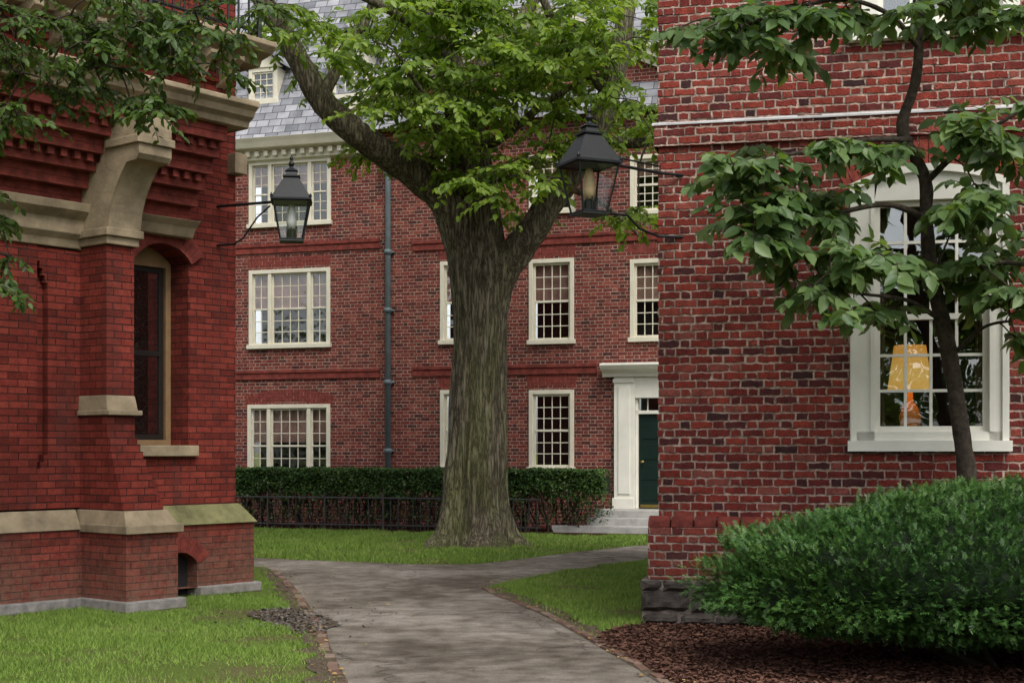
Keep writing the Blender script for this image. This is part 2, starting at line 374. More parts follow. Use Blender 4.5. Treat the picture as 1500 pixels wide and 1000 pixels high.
holes.append((dx0,dx1,dz0,dz1))
wallb.wall(-7,15,0,zE,holes,0.,.3)
gx0,gz0=bb.L(547,172); pk=bb.L(790,35); gx1=2*pk[0]-gx0
wallb.add([(gx0,0,zE),(gx1,0,zE),(gx1,0,gz0),(pk[0],0,pk[1]),(gx0,0,gz0)],[(0,1,2,3,4)])
wallb.box(-7,-6.9,.01,9,0,zE); wallb.box(15,15.1,.01,9,0,zE)
wallb.obj('brick_walls','brickB',bb.e)
rk=B()
for sx,ex in ((gx0,pk[0]),(gx1,pk[0])):
    sg=1 if ex>sx else -1
    for k,(o0,o1,pr) in enumerate(((0,.16,-.12),(.16,.30,-.28),(.30,.38,-.36))):
        rk.prism_y([(sx-sg*.45,gz0-.2+o0),(ex,pk[1]+o0),(ex,pk[1]+o1),(sx-sg*.45,gz0-.2+o1)],pr,.2)
for a,b in ((-7,gx0-.25),(gx1+.25,15)):
    rk.prism_x([(-.003,zE-.32),(-.12,zE-.28),(-.12,zE-.10),(-.34,zE-.06),(-.40,zE+.05),(-.46,zE+.14),(0.2,zE+.14),(.2,zE-.32)],a,b)
    x=a+.1
    while x<b-.1:
        rk.box(x,x+.10,-.22,-.11,zE-.22,zE-.101); x+=.22
rk.obj('cornice','cream',bb.e,.008)
rf=B()
ry=lambda z:-.35+(z-zE-.1)*.55
zt=zE+7
rf.add([(-7.3,ry(zE+.1),zE+.145),(15.3,ry(zE+.1),zE+.145),(15.3,ry(zt),zt),(-7.3,ry(zt),zt)],[(0,1,2,3)])
rf.add([(-7.3,ry(zt),zt),(15.3,ry(zt),zt),(15.3,9,zt+.5),(-7.3,9,zt+.5)],[(0,1,2,3)])
rf.add([(gx0-.5,-.38,gz0-.2+.385),(pk[0],-.38,pk[1]+.385),(pk[0],4,pk[1]+.385),(gx0-.5,4,gz0-.2+.385)],[(0,1,2,3)])
rf.add([(gx1+.5,-.38,gz0-.2+.385),(pk[0],-.38,pk[1]+.385),(pk[0],4,pk[1]+.385),(gx1+.5,4,gz0-.2+.385)],[(3,2,1,0)])
dm=B()
for (a,b,t0,t1) in ((365,407,100,150),(484,540,78,142)):
    y=.2; x0,x1,z0,z1=bb.rect(a,t0,b,t1,y)
    frm.box(x0,x0+.09,y-.03,y+.06,z0,z1); frm.box(x1-.09,x1,y-.03,y+.06,z0,z1); frm.box(x0+.09,x1-.09,y-.03,y+.06,z1-.09,z1); frm.box(x0-.04,x1+.04,y-.08,y+.06,z0-.06,z0+.05)
    sash(frm,x0+.09,x1-.09,z0+.05,z1-.09,y,3,2,.02,.04)
    gl.add([(x0+.09,y+.03,z0),(x1-.09,y+.03,z0),(x1-.09,y+.03,z1),(x0+.09,y+.03,z1)],[(0,1,2,3)])
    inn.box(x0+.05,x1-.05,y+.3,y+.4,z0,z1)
    dm.box(x0,x0+.05,y+.06,3.5,z0-.1,z1); dm.box(x1-.05,x1,y+.06,3.5,z0-.1,z1)
    xm=(x0+x1)/2; rf.prism_y([(x0-.18,z1+.02),(xm,z1+.5),(x1+.18,z1+.02),(x1+.18,z1+.08),(xm,z1+.57),(x0-.18,z1+.08)],y-.2,4)
    dm.prism_y([(x0-.1,z1+.002),(x1+.1,z1+.002),(xm,z1+.47)],y-.06,y+.05)
dm.obj('dormer_cheeks','cream',bb.e); rf.obj('slate_roof','slate',bb.e)
for pa,pb,py in ((200,557,549),(605,875,543),(200,557,363),(605,985,353)):
    x0,_=bb.L(pa,py); x1,_=bb.L(pb,py); z=bb.L((max(pa,345)+pb)/2,py)[1]
    bands.box(x0,x1,-.035,.0,z-.085,z+.05); bands.box(x0+.0,x1,-.06,.0,z+.053,z+.12)
bands.obj('brick_string_courses','archbrick',bb.e,.005)
for a,b,py,rise in ((363,484,590,.14),):
    x0,_=bb.L(a,py); x1,_=bb.L(b,py); z=bb.L((a+b)/2,py+8)[1]
    arch.archring(x0-.02,x1+.02,z+.02,rise,.26,-.006,.01)
for a,b,py in ((645,712,568),(775,841,568)):
    x0,_=bb.L(a,py); x1,_=bb.L(b,py); z=bb.L((a+b)/2,py)[1]
    arch.archring(x0-.03,x1+.03,z-.0,.05,.27,-.006,.01)
for a,b,py in ((645,712,379),(775,841,376),(923,988,372),(365,485,391)):
    x0,_=bb.L(a,py); x1,_=bb.L(b,py); z=bb.L((a+b)/2,py)[1]
    n=int((x1-x0+.1)/.075)
    for i in range(n):
        arch.box(x0-.05+i*.075+.005,x0-.05+i*.075+.066,-.005,.01,z+.01,z+.22)
arch.obj('brick_arches','archbrick',bb.e)
inn.obj('room_interiors','interior',bb.e); bl.obj('window_blinds','blind',bb.e); gl.obj('window_glass','glass',bb.e)
frm.obj('window_frames','cream',bb.e,.006)
dp=B(); xp,_=bb.L(571,400)
dp.tube([(xp,-.10,.1),(xp,-.10,zE-.4),(xp,-.10,zE-.1)],.062,12)
for py in (255,370,455,560,660):
    z=bb.L(571,py)[1]; dp.tube([(xp,-.10,z-.05),(xp,-.10,z+.05)],.082,12); dp.box(xp-.11,xp+.11,-.05,-.0,z-.02,z+.02)
dp.box(xp-.14,xp+.14,-.22,-.003,zE-.62,zE-.36)
dp.obj('downpipe','pipe',bb.e,0,True)
ds=B(); x0=dx0
px0,_=bb.L(901,600); sur=dx0-px0
ztop=bb.L(920,552)[1]
for a,b in ((px0,dx0),(dx1,dx1+sur)):
    ds.box(a,b,-.10,.12,dz0,ztop); ds.box(a-.03,b+.03*0,-.14,-.10,dz0,dz0+.22); ds.box(a+.09,b-.09,-.125,-.10,dz0+.3,ztop-.2); ds.box(a-.02,b+.0,-.13,-.10,ztop-.12,ztop-.04)
ds.box(dx0,dx1,-.08,.12,dz1-.0,ztop)
ds.prism_x([(.1,ztop),(-.16,ztop),(-.18,ztop+.08),(-.34,ztop+.14),(-.40,ztop+.22),(-.40,ztop+.25),(.1,ztop+.30)],px0-.22,dx1+sur+.22)
zd=bb.L(940,604)[1]
ds.box(dx0,dx1,.0,.14,zd-.03,zd+.04); ds.box(dx0,dx0+.05,.0,.14,dz0,dz1); ds.box(dx1-.05,dx1,.0,.14,dz0,dz1)
for i in range(1,4): ds.box(dx0+(dx1-dx0)*i/4-.012,dx0+(dx1-dx0)*i/4+.012,.05,.08,zd+.04,dz1)
ds.obj('door_surround','white',bb.e,.008)
dd=B(); dd.box(dx0+.05,dx1-.05,.07,.11,dz0+.02,zd-.03)
w=(dx1-dx0-.1)
for i in range(2):
    for j in range(4):
        a=dx0+.05+w*(.10+.44*i); zz=dz0+.18+j*(zd-dz0-.3)/4
        dd.box(a,a+w*.36,.055,.07,zz,zz+(zd-dz0-.3)/4-.1)
dd.obj('door','door',bb.e,.006)
kn=B(); kn.lathe((dx0+.13,.045,dz0+.95),[(.001,-.03),(.028,-.02),(.035,0),(.028,.02),(.001,.03)],10); kn.box(dx0+.09,dx1-.09,.05,.068,dz0+.03,dz0+.09)
kn.obj('door_hardware','brass',bb.e,0)
tg=B(); tg.box(dx0+.05,dx1-.05,.085,.09,zd+.04,dz1); tg.obj('transom_glass','glass',bb.e)
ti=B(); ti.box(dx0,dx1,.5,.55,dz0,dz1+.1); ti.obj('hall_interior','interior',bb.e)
sp=B()
for i,(dz,dy,ext) in enumerate(((.43,.75,.25),(.29,1.1,.3),(.15,1.5,.9))):
    sp.box(px0-ext,dx1+sur+ext,-dy,-.002 if i==0 else -(.75,1.1,1.5)[i-1],.0,dz)
sp.obj('stone_steps','step',bb.e,.012)

# ================================================================== RIGHT BUILDING
rb=Frame('colonial_brick_building',965,13.2,-12.6)
wl=B()
wx0,wx1,wz0,wz1=rb.rect(1245,240,1478,655)
uz=rb.L(1360,42)[1]; ux0=rb.L(1262,40)[0]; ux1=ux0+1.35
wl.wall(0,9,1.0-.15,9,[(wx0,wx1,wz0,wz1),(ux0,ux1,uz,uz+2.2)],0.,.3)
rise=.16
wl.archfill(wx0,wx1,wz1-rise,rise,0.,.3)
wl.add([(0,0,.85),(0,8,.85),(0,8,9),(0,0,9)],[(0,3,2,1)]) 
pz=rb.L(960,765)[1]
wl.box(-.09,9,-.09,-.002,.42,pz-.04)
wl.box(-.09,-.002,0,8,.42,pz-.04)
hh_=.075; r_=12
while r_*hh_<8.9:
    z0=r_*hh_+.008; z1=(r_+1)*hh_-.008
    if z0>pz+.1:
        wl.box(-random.uniform(.001,.014),.10+.1*(r_%2),-random.uniform(.002,.009),.05,z0,z1)
        for k in range(7):
            x=random.uniform(.25,3.6); 
            if wx0-.25<x<wx1+.03 and wz0-.1<z0<wz1+.25: continue
            if x+.2>ux0-.15 and z0>uz-.1: continue
            wl.box(x,x+random.choice((.09,.19)),-random.uniform(.003,.010),.0-.0005,z0,z1)
    r_+=1
wl.obj('brick_walls','brickR',rb.e)
pl=B(); x=-.09
while x<9:
    pl.hexa([(x,-.095,pz-.04),(x+.20,-.095,pz-.04),(x+.20,-.002,pz-.04),(x,-.002,pz-.04)],[(x+.0,-.085,pz+.01),(x+.20,-.085,pz+.01),(x+.20,-.002,pz+.07),(x,-.002,pz+.07)]); x+=.212
pl.obj('plinth_cap_bricks','archbrick',rb.e,.012)
random.seed(3)
fs=B()
def stone(x0,x1,z0,z1,yf):
    nx=max(3,int((x1-x0)/.05)); nz=max(3,int((z1-z0)/.04)); o=len(fs.v); sd=random.random()*50
    for j in range(nz+1):
        for i in range(nx+1):
            u=i/nx; v=j/nz; e=min(u,1-u)*(x1-x0); f_=min(v,1-v)*(z1-z0); m=min(1,min(e,f_)/.03)
            wob=.014*noise.noise((u*3+sd,v*3,1.)); 
            y=yf+ .05*(1-m)+.022*noise.noise(((x0+u*(x1-x0))*7,v*2.,sd))+.012*noise.noise(((x0+u*(x1-x0))*22,v*7.,sd))
            fs.v.append((x0+u*(x1-x0)+wob,y,z0+v*(z1-z0)+wob))
    for j in range(nz):
        for i in range(nx):
            a=o+j*(nx+1)+i; fs.f.append((a,a+1,a+nx+2,a+nx+1))
z=0.
while z<.38:
    hgt=random.choice((.12,.15,.19)); z1=min(z+hgt,.415)
    if .415-z1<.06: z1=.415
    x=-.15
    while x<6:
        w_=random.uniform(.16,.5); stone(x,x+w_-.014,z+.006,z1-.006,-.15-random.uniform(0,.03)); x+=w_
    z=z1
fs.obj('rough_stone_foundation','slateblk',rb.e)
fm=B(); fm.box(-.145,9,-.115,5,0,.414); fm.obj('foundation_mortar','stonemort',rb.e)
bt=B()
zb1=rb.L(962,186)[1]; zb0=rb.L(962,216)[1]
bt.wall(-.04,9,zb0,zb1,[],-.04)
bt.add([(-.04,-.04,zb0),(9,-.04,zb0),(9,-.001,zb0),(-.04,-.001,zb0)],[(0,3,2,1)])
bt.add([(-.04,-.04,zb0),(-.04,6,zb0),(-.04,6,zb1),(-.04,-.04,zb1)],[(0,3,2,1)])
bt.obj('belt_course_bricks','brickR',rb.e)
fl=B(); x=-.06
while x<9:
    fl.prism_x([(-.052,zb1+.001),(-.052,zb1+.010+random.uniform(0,.010)),(-.001,zb1+.034+random.uniform(0,.01)),(-.001,zb1+.001)],x,x+.22); x+=.22
fl.obj('belt_course_flashing','flash',rb.e)
ar=B(); ar.archring(wx0,wx1,wz1-rise,rise,.215,-.010,.004,.075,.014,.03); 
ar.obj('window_arch_bricks','archbrickR',rb.e,.003)
fr=B()
sx0,sx1,sz0,sz1=rb.rect(1281,292,1449,632)
zspr=wz1-rise
fr.box(wx0,sx0,-.03,.12,wz0,zspr); fr.box(sx1,wx1,-.03,.12,wz0,zspr)
def az(x):
    u=(x-(wx0+wx1)/2)/((wx1-wx0)/2); return zspr+rise*(1-u*u)
n=16; top=[(wx1-(wx1-wx0)*i/n,az(wx1-(wx1-wx0)*i/n)) for i in range(n+1)]
fr.prism_y([(sx0,sz1),(sx1,sz1)]+[(min(max(a,sx0),sx1),b) for a,b in top if sx0<=a<=sx1],-.015,.12)
for q0,q1 in ((wx0,sx0),(sx1,wx1)):
    fr.prism_y([(q0,zspr+.001),(q1,zspr+.001),(q1,az(q1)),(q0,az(q0))],-.03,.12)
for i in range(n):
    a,b=top[i],top[i+1]
    fr.prism_y([(a[0],a[1]-.07),(a[0],a[1]-.005),(b[0],b[1]-.005),(b[0],b[1]-.07)],-.06,-.031)
for q0,q1 in ((wx0+.005,wx0+.06),(wx1-.06,wx1-.005)): fr.box(q0,q1,-.058,-.031,wz0,zspr-.02)
for q0,q1 in ((sx0-.035,sx0),(sx1,sx1+.035)): fr.box(q0,q1,-.045,-.031,sz0,sz1)
fr.box(wx0-.0,wx1+.0,-.03,.12,wz0-.001,sz0)
fr.box(wx0-.02,wx1+.02,-.10,-.0305,wz0-.035,wz0+.06)
zm=rb.L(1365,463)[1]
sash(fr,sx0,sx1,sz0,sz1,.04,4,3,.026,.05,zm,.05)
fr.box(ux0-.13,ux1+.13,-.10,.1,uz-.09,uz-.0); fr.box(ux0,ux0+.14,-.03,.12,uz,uz+2.2); fr.box(ux1-.14,ux1,-.03,.12,uz,uz+2.2)
fr.box(ux0+.14,ux1-.14,-.02,.12,uz+.001,uz+.08)
sash(fr,ux0+.14,ux1-.14,uz+.08,uz+2.1,.04,4,3,.026,.05,None,.05)
fr.obj('window_frames','white',rb.e,.006)
gg=B(); gg.box(sx0+.02,sx1-.02,.064,.067,sz0+.02,sz1-.02); gg.box(ux0+.16,ux1-.16,.064,.067,uz+.1,uz+2.1); gg.obj('window_glass','glass',rb.e)
rm=B(); 
rm.add([(wx0-1,.31,.6),(wx1+1,.31,.6),(wx1+1,3.5,.6),(wx0-1,3.5,.6),(wx0-1,.31,4.6),(wx1+1,.31,4.6),(wx1+1,3.5,4.6),(wx0-1,3.5,4.6)],[(0,1,2,3),(4,5,6,7),(2,3,7,6),(1,2,6,5),(0,3,7,4)])
rm.box(wx0-.9,wx0+.5,1.6,1.9,.6,3.2)
rm.box(ux0-.2,ux1+.2,.9,.95,uz-.2,uz+2.4)
rm.obj('room_interior','wallin',rb.e)
cu=B()
for q0,q1 in ((sx0-.02,sx0+.10),(sx1-.10,sx1+.02)):
    m=10
    for i in range(m):
        a=q0+(q1-q0)*i/m; b=q0+(q1-q0)*(i+1)/m; ya=.20+.03*(i%2); yb_=.20+.03*((i+1)%2)
        cu.add([(a,ya,sz0),(b,yb_,sz0),(b,yb_,sz1),(a,ya,sz1)],[(0,1,2,3)])
cu.obj('curtains','blind',rb.e)
pc=B(); pc.box(wx0+1.15,wx0+1.75,3.40,3.46,2.0,2.9); pc.box(wx0+.2,wx0+.75,3.40,3.46,2.2,2.9); pc.box(wx0+.05,wx1-.1,.7,1.3,1.25,1.30); pc.obj('table_and_pictures','darkwood',rb.e)
lx,lz=rb.L(1333,572,.55); tl=empty('table_lamp'); 
lw=rb.W(lx,.55,0); zbot=rb.L(1333,572,.55)[1]; ztp=rb.L(1333,506,.55)[1]
s=B(); s.lathe((lw.x,lw.y,0),[(.205,zbot),(.145,ztp)],28); s.obj('lamp_shade','shade',tl,0,True)
s=B(); b0=rb.L(1333,640,.55)[1]
H=zbot-b0; s.lathe((lw.x,lw.y,b0),[(.09,0),(.09,.02),(.05,.05),(.09,.12),(.10,.19),(.07,.28),(.03,.33),(.02,H+.05)],20); s.obj('lamp_base','ceramic',tl,0,True)
s=B(); s.lathe((lw.x,lw.y,0),[(.22,1.0),(.22,b0-.001),(.001,b0-.001)],20); s.obj('lamp_stand','darkwood',tl)
pt=bpy.data.lights.new('lamp_bulb','POINT'); pt.energy=3; pt.color=(1,.5,.18); pt.shadow_soft_size=.05
po=bpy.data.objects.new('lamp_bulb',pt); po.location=(lw.x,lw.y,zbot+.08); po.parent=tl; COL.objects.link(po)

# ================================================================== LEFT BUILDING
lb=Frame('victorian_brick_building',345,16.3,50.9)
wl=B(); st=B(); moss=B(); gr=B()
LX=-8.
hx0=-1.40; hx1=lb.L(276,500)[0]; hz0=1.66; hz1=3.86; rise=.18
wl.wall(LX,0,.9,10.5,[(hx0,hx1,hz0,hz1)],0.,.45); wl.archfill(hx0,hx1,hz1-rise,rise,0.,.45)
wl.add([(0,0,.9),(0,7,.9),(0,7,10.5),(0,0,10.5)],[(0,1,2,3)]); wl.add([(LX,0,.0),(LX,7,.0),(LX,7,10.5),(LX,0,10.5)],[(3,2,1,0)])
xs_=lb.L(47,500)[0]
wl.box(LX,xs_,-.09,-.001,1.02,3.66)
wl.box(xs_+.12,xs_+.12+.45,-.09,-.001,1.02,3.64)
for i in range(3): wl.box(xs_,xs_+.12,-.09+.0,-.001,1.02,1.42-.0) if i==0 else wl.box(xs_+.04*i,xs_+.12,-.088,-.001,1.42+.07*(i-1),1.42+.07*i)
for i in range(3): wl.box(xs_+.03*(i+1),xs_+.12,-.087,-.001,3.5-.07*(i+1),3.5-.07*i)
wl.box(xs_,xs_+.12,-.086,-.001,3.5,3.64)
ax0=lb.L(236,840,-.15)[0]; ax1=lb.L(286,840,-.15)[0]
wl.wall(LX,.12,.10,.79,[(ax0,ax1,.10,.50)],-.18,.17); wl.archfill(ax0,ax1,.38,.12,-.18,.17)
wl.add([(.12,-.18,.1),(.12,6,.1),(.12,6,.79),(.12,-.18,.79)],[(0,1,2,3)])
bx0=-2.12; bx1=-1.79
wl.box(bx0,bx1,-.55,-.001,2.16,3.68)
n=13
for i in range(n):
    z1=1.96-(i)*.96/n; z0=z1-.96/n
    k=max(0,(i-2))/(n-3); p=.56+.26*k; r=bx1+.16*k
    wl.box(bx0-.001*(i%2),r,-p,-.001,z0,z1)
wl.box(bx0-.04,-1.53,-.93,-.17,.10,.79)
wl.obj('brick_walls','brickL',lb.e)
st.hexa([(bx0-.02,-.60,1.96),(bx1+.03,-.60,1.96),(bx1+.03,-.001,1.96),(bx0-.02,-.001,1.96)],[(bx0-.01,-.56,2.16),(bx1+.005,-.56,2.16),(bx1+.005,-.001,2.16),(bx0-.01,-.001,2.16)])
st.box(bx0-.03,bx1+.05,-.63,-.002,1.96,2.01)
st.hexa([(LX,-.21,.80),(bx0-.06,-.21,.80),(bx0-.06,0,.80),(LX,0,.80)],[(LX,-.11,1.0),(bx0-.06,-.11,1.0),(bx0-.06,0,1.0),(LX,0,1.0)])
st.hexa([(bx0-.06,-.97,.79),(-1.50,-.97,.79),(-1.50,0,.79),(bx0-.06,0,.79)],[(bx0-.01,-.86,1.0),(-1.60,-.86,1.0),(-1.60,0,1.0),(bx0-.01,0,1.0)])
st.box(bx0-.07,-1.49,-.98,-.16,.775,.86)
moss.hexa([(-1.48,-.22,.79),(.15,-.22,.79),(.15,4,.79),(-1.48,4,.79)],[(-1.5,-.05,1.0),(.02,-.05,1.0),(.02,4,1.0),(-1.5,4,1.0)])
gr.box(LX,bx0-.09,-.26,0,0,.11); gr.box(bx0-.09,-1.47,-1.0,-.1,0,.11); gr.box(ax1,.18,-.25,5,0,.11)
gr.obj('granite_base','granite',lb.e,.015)
moss.obj('mossy_water_table','sandD',lb.e,.01)
st.prism_x([(-.001,3.66),(-.12,3.66),(-.14,3.74),(-.20,3.80),(-.20,3.94),(-.30,4.02),(-.32,4.10),(-.001,4.10)],LX,bx0-.01)
st.prism_x([(-.001,3.93),(-.16,3.93),(-.22,4.03),(-.30,4.10),(-.001,4.10)],bx1+.01,lb.L(268,320)[0])
st.box(bx0-.03,bx1+.03,-.60,-.002,3.68,3.76); st.box(bx0-.06,bx1+.06,-.64,-.002,3.76,3.84)
pr=[(-.03,3.84),(-.62,3.84)]
for i in range(9):
    k=i/8; pr.append((-.62-.30*(k**2.0),3.84+.62*k))
pr+=[(-1.08,4.47),(-1.12,4.52),(-1.12,4.90),(-.03,4.90)]
st.prism_x(pr,bx0-.03,bx1+.03)
st.box(bx0-.06,bx1+.06,-1.15,-.6,4.62,4.70)
cb=B(); n=12; xe=lb.L(266,330)[0]
for i in range(n):
    z0=4.10+i*.08; p=.16+.70*i/(n-1)
    if i%2==1: p-=.055
    cb.box(LX,xe-.002*i,-p,-.001,z0,z0+.08)
cb.obj('corbel_courses','archbrick',lb.e)
dt=B(); 
for zz,pp in ((4.10+5*.08,.45),(4.10+9*.08,.69)):
    x=-5.
    while x<xe-.1:
        dt.box(x,x+.07,-pp-.04,-pp+.1,zz,zz+.079); x+=.15
dt.obj('dentils','archbrick',lb.e)
c1=xe+.18
st.prism_x([(-.001,5.06),(-.90,5.06),(-.92,5.12),(-.99,5.16),(-1.02,5.22),(-1.08,5.26),(-1.08,5.31),(-.80,5.40),(-.001,5.40)],LX,c1)
up=B(); up.box(LX,xe+.05,-.78,-.002,5.40,5.72+.02); up.box(LX,xe+.07,-.84,-.002,5.50,5.57); up.box(LX,-1.2,-.6,-.002,5.99,8.5); up.obj('oriel_brick','brickL',lb.e)
st.prism_x([(-.001,5.74),(-.95,5.74),(-.98,5.80),(-1.15,5.84),(-1.22,5.90),(-1.22,5.95),(-.001,5.98)],LX,c1+.12)
x=-5.
while x<c1:
    st.prism_x([(-.79,5.45),(-.90,5.50),(-1.0,5.64),(-1.12,5.70),(-1.12,5.738),(-.79,5.738)],x,x+.10); x+=.34
st.box(-.12,.06,-.14,.3,4.75,4.98); 
st.obj('sandstone_trim','sand',lb.e,.008)
ra=B(); y=-1.08
ra.tube([(LX,y,6.50),(c1,y,6.50)],.025,8); ra.tube([(LX,y,6.06),(c1,y,6.06)],.018,8)
ra.tube([(c1,y,6.50),(c1,0,6.50)],.025,8); ra.tube([(c1,y,6.06),(c1,0,6.06)],.018,8)
x=c1; i=0
while x>-5.5:
    ra.tube([(x,y,5.97),(x,y,6.5)],.012 if i%5 else .03,6)
    if i%5==0: ra.lathe((x,y,6.5),[(.03,0),(.045,.03),(.02,.06),(.04,.1),(.001,.16)],8)
    x-=.14; i+=1
ra.obj('iron_railing','iron',lb.e,0)
wf=B(); wf.box(hx0,hx0+.06,.31,.41,hz0,hz1); wf.box(hx1-.07,hx1,.31,.41,hz0,hz1); wf.box(hx0,hx1,.311,.41,hz1-.22,hz1); wf.box(hx0,hx1,.311,.41,hz0,hz0+.06); wf.obj('window_casing','tanwood',lb.e,.005)
wf=B(); sash(wf,hx0+.06,hx1-.07,hz0+.06,hz1-.22,.35,1,1,.02,.06); wf.obj('window_sash','darkwood',lb.e,.004)
g_=B(); g_.box(hx0,hx1,.372,.375,hz0,hz1); g_.obj('window_glass','glass',lb.e)
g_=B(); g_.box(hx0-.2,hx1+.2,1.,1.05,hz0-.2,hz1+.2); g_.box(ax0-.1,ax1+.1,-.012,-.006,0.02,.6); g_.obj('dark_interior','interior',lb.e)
si=B(); si.box(hx0-.05,hx1+.08,-.09,.31,hz0-.12,hz0); si.obj('window_sill','sand',lb.e,.01)
ag=B(); ag.archring(hx0,hx1,hz1-rise,rise,.20,-.05,-.002,.07,.008,.05); ag.archring(ax0,ax1,.38,.12,.17,-.19,-.18,.07,.01,.1); ag.obj('brick_arches','archbrick',lb.e,.003)

# ================================================================== LANTERNS
def lantern(name,c,rot,arms,mant):
    e=empty(name); fb=B(); gb=B(); 
    R=Matrix.Rotation(rot,3,'Z')
    def q(x,y,z): v=R@Vector((x,y,0)); return (c.x+v.x,c.y+v.y,c.z+z)
    b,t_,h=.118,.195,.42
    cs=((-1,-1),(1,-1),(1,1),(-1,1))
    for i,(a,d) in enumerate(cs):
        a2,d2=cs[(i+1)%4]
        fb.tube([q(a*b,d*b,0),q(a*t_,d*t_,h)],.010,6)
        fb.tube([q(a*b,d*b,0),q(a2*b,d2*b,0)],.012,6); fb.tube([q(a*t_,d*t_,h),q(a2*t_,d2*t_,h)],.013,6)
        gb.add([q(a*b,d*b,.01),q(a2*b,d2*b,.01),q(a2*t_,d2*t_,h-.01),q(a*t_,d*t_,h-.01)],[(0,1,2,3)])
    def ring(r0,z0,r1,z1):
        fb.hexa([q(a*r0,d*r0,z0) for a,d in cs],[q(a*r1,d*r1,z1) for a,d in cs])
    ring(.222,h,.222,h+.02); ring(.216,h+.02,.075,h+.27); ring(.095,h+.27,.095,h+.285); ring(.066,h+.285,.05,h+.34); ring(.068,h+.34,.03,h+.37)
    fb.lathe((c.x,c.y,c.z+h+.37),[(.03,0),(.018,.02),(.035,.05),(.02,.08),(.012,.09),(.022,.11),(.001,.16)],12)
    for a,d in cs: fb.lathe(q(a*.21,d*.21,h+.02),[(.012,0),(.018,.02),(.001,.05)],6)
    ring(.128,-.02,.123,0)
    for k in (-.05,.0,.05): fb.tube([q(k,-.06,0),q(k,-.06,.14)],.006,5)
    fb.lathe((c.x,c.y,c.z),[(.05,0),(.05,.10),(.03,.12)],12)
    for pts,r in arms: fb.tube(pts,r,8)
    fb.obj('lantern_frame','iron',e,0); gb.obj('lantern_glass','lglass',e)
    m=B(); m.lathe((c.x,c.y,c.z+.12),[(.001,0),(.045,.0),(.058,.08),(.052,.17),(.035,.24),(.03,.27),(.001,.275)],14); m.obj('gas_mantle',mant,e,0,True)
c=P(427,352,15.7)
w1=lb.W(lb.L(318,290)[0],-.0,c.z+.44); w2=lb.W(lb.L(318,290)[0],0,c.z+.0)
top=Vector((c.x,c.y,c.z+.44)); dv=(w1-top).normalized()
arms=[([w1,top+dv*.2],.016),([w2,w2-dv*.25],.012),
      ([w2-dv*.22,w2-dv*.35+Vector((0,0,.06)),top+dv*.45+Vector((0,0,-.16)),top+dv*.28+Vector((0,0,-.04))],.010),
      ([top+dv*.26,top+Vector((-.20,0,-.02))],.012)]
lantern('wall_lantern',c,.12,arms,'mantleW')
c=P(863,312,12.6)
x_=rb.L(1000,240)[0]; w1=rb.W(x_,-.0,c.z+.44); w2=rb.W(x_,0,c.z-.13); w2b=rb.W(rb.L(966,333)[0],-.10,c.z-.13)
top=Vector((c.x,c.y,c.z+.44))
arms=[([w1,rb.W(.03,-.16,c.z+.44),top+Vector((.18,0.02,0))],.015),([w2,w2b],.013),
      ([w2b,w2b+Vector((-.18,-.12,.05)),w2b+Vector((-.30,-.2,.16)),Vector((c.x+.13,c.y+.02,c.z+.0))],.012),
      ([rb.W(.03,-.16,c.z+.44),rb.W(.03,-.16,c.z+.50),top+Vector((.20,0,.06))],.008)]
lantern('wall_lantern',c,.42,arms,'mantleA')

# ================================================================== GROUND
g=B(); g.add([(-400,-60,0),(400,-60,0),(400,900,0),(-400,900,0)],[(0,1,2,3)]); g.obj('ground','soil')
def poly_sheet(name,pts,mat,z):
    me=bpy.data.meshes.new(name); me.from_pydata([(x,y,z) for x,y in pts],[],[tuple(range(len(pts)))]); me.materials.append(M[mat])
    o=bpy.data.objects.new(name,me); COL.objects.link(o); return o
def dens(pts,closed=True,step=.25,jit=.02):
    out=[]; n=len(pts)
    for i in range(n if closed else n-1):
        p0,p1,p2,p3=[Vector(pts[(i+k)%n] if closed else pts[min(max(i+k,0),n-1)]) for k in (-1,0,1,2)]
        L=(p2-p1).length; m=max(1,int(L/step))
        for j in range(m):
            t=j/m; q=.5*((2*p1)+(-p0+p2)*t+(2*p0-5*p1+4*p2-p3)*t*t+(-p0+3*p1-3*p2+p3)*t**3)
            out.append((q.x+random.uniform(-jit,jit),q.y+random.uniform(-jit,jit)))
    if not closed: out.append(tuple(pts[-1]))
    return out
up_edge=[(120,814),(250,815),(365,817),(440,820),(520,823),(600,826),(690,826),(760,819),(850,808),(945,798),(1100,784)]
r_low=[(1100,801),(945,820),(850,833),(775,846),(735,854),(712,861)]
r_edge=[(712,861),(722,868),(755,881),(800,900),(845,924),(885,947),(930,972),(975,1000),(1080,1060),(1300,1200)]
l_edge=[(590,1300),(520,1060),(503,1010),(487,975),(474,945),(466,915),(448,890),(432,868),(415,849),(398,836),(365,829),(250,827),(120,826)]
up=dens([G(*p) for p in up_edge],False,.25,.03); rl=dens([G(*p) for p in r_low],False,.25,.03); re=dens([G(*p) for p in r_edge],False); le=dens([G(*p) for p in l_edge],False)
pathpoly=up+rl+re[1:]+le
poly_sheet('path',pathpoly,'path',.004)
def verge(pts,sgn,wmin,wmax,seed):
    pts=[Vector(p) for p in pts]; inn_=[];out_=[]
    for i,p in enumerate(pts):
        d=(pts[min(i+1,len(pts)-1)]-pts[max(i-1,0)]).normalized(); nn=Vector((-d.y,d.x))*sgn
        w_=wmin+(wmax-wmin)*max(0,.5+noise.noise((i*.35,seed,0)))+.04*noise.noise((i*1.7,seed,2))
        inn_.append(tuple(p-nn*.05)); out_.append(tuple(p+nn*w_))
    return inn_+out_[::-1]
vr=verge([p for p in dens([G(*p) for p in r_edge[:9]],False,.1,.0)],1,.10,.30,3.)
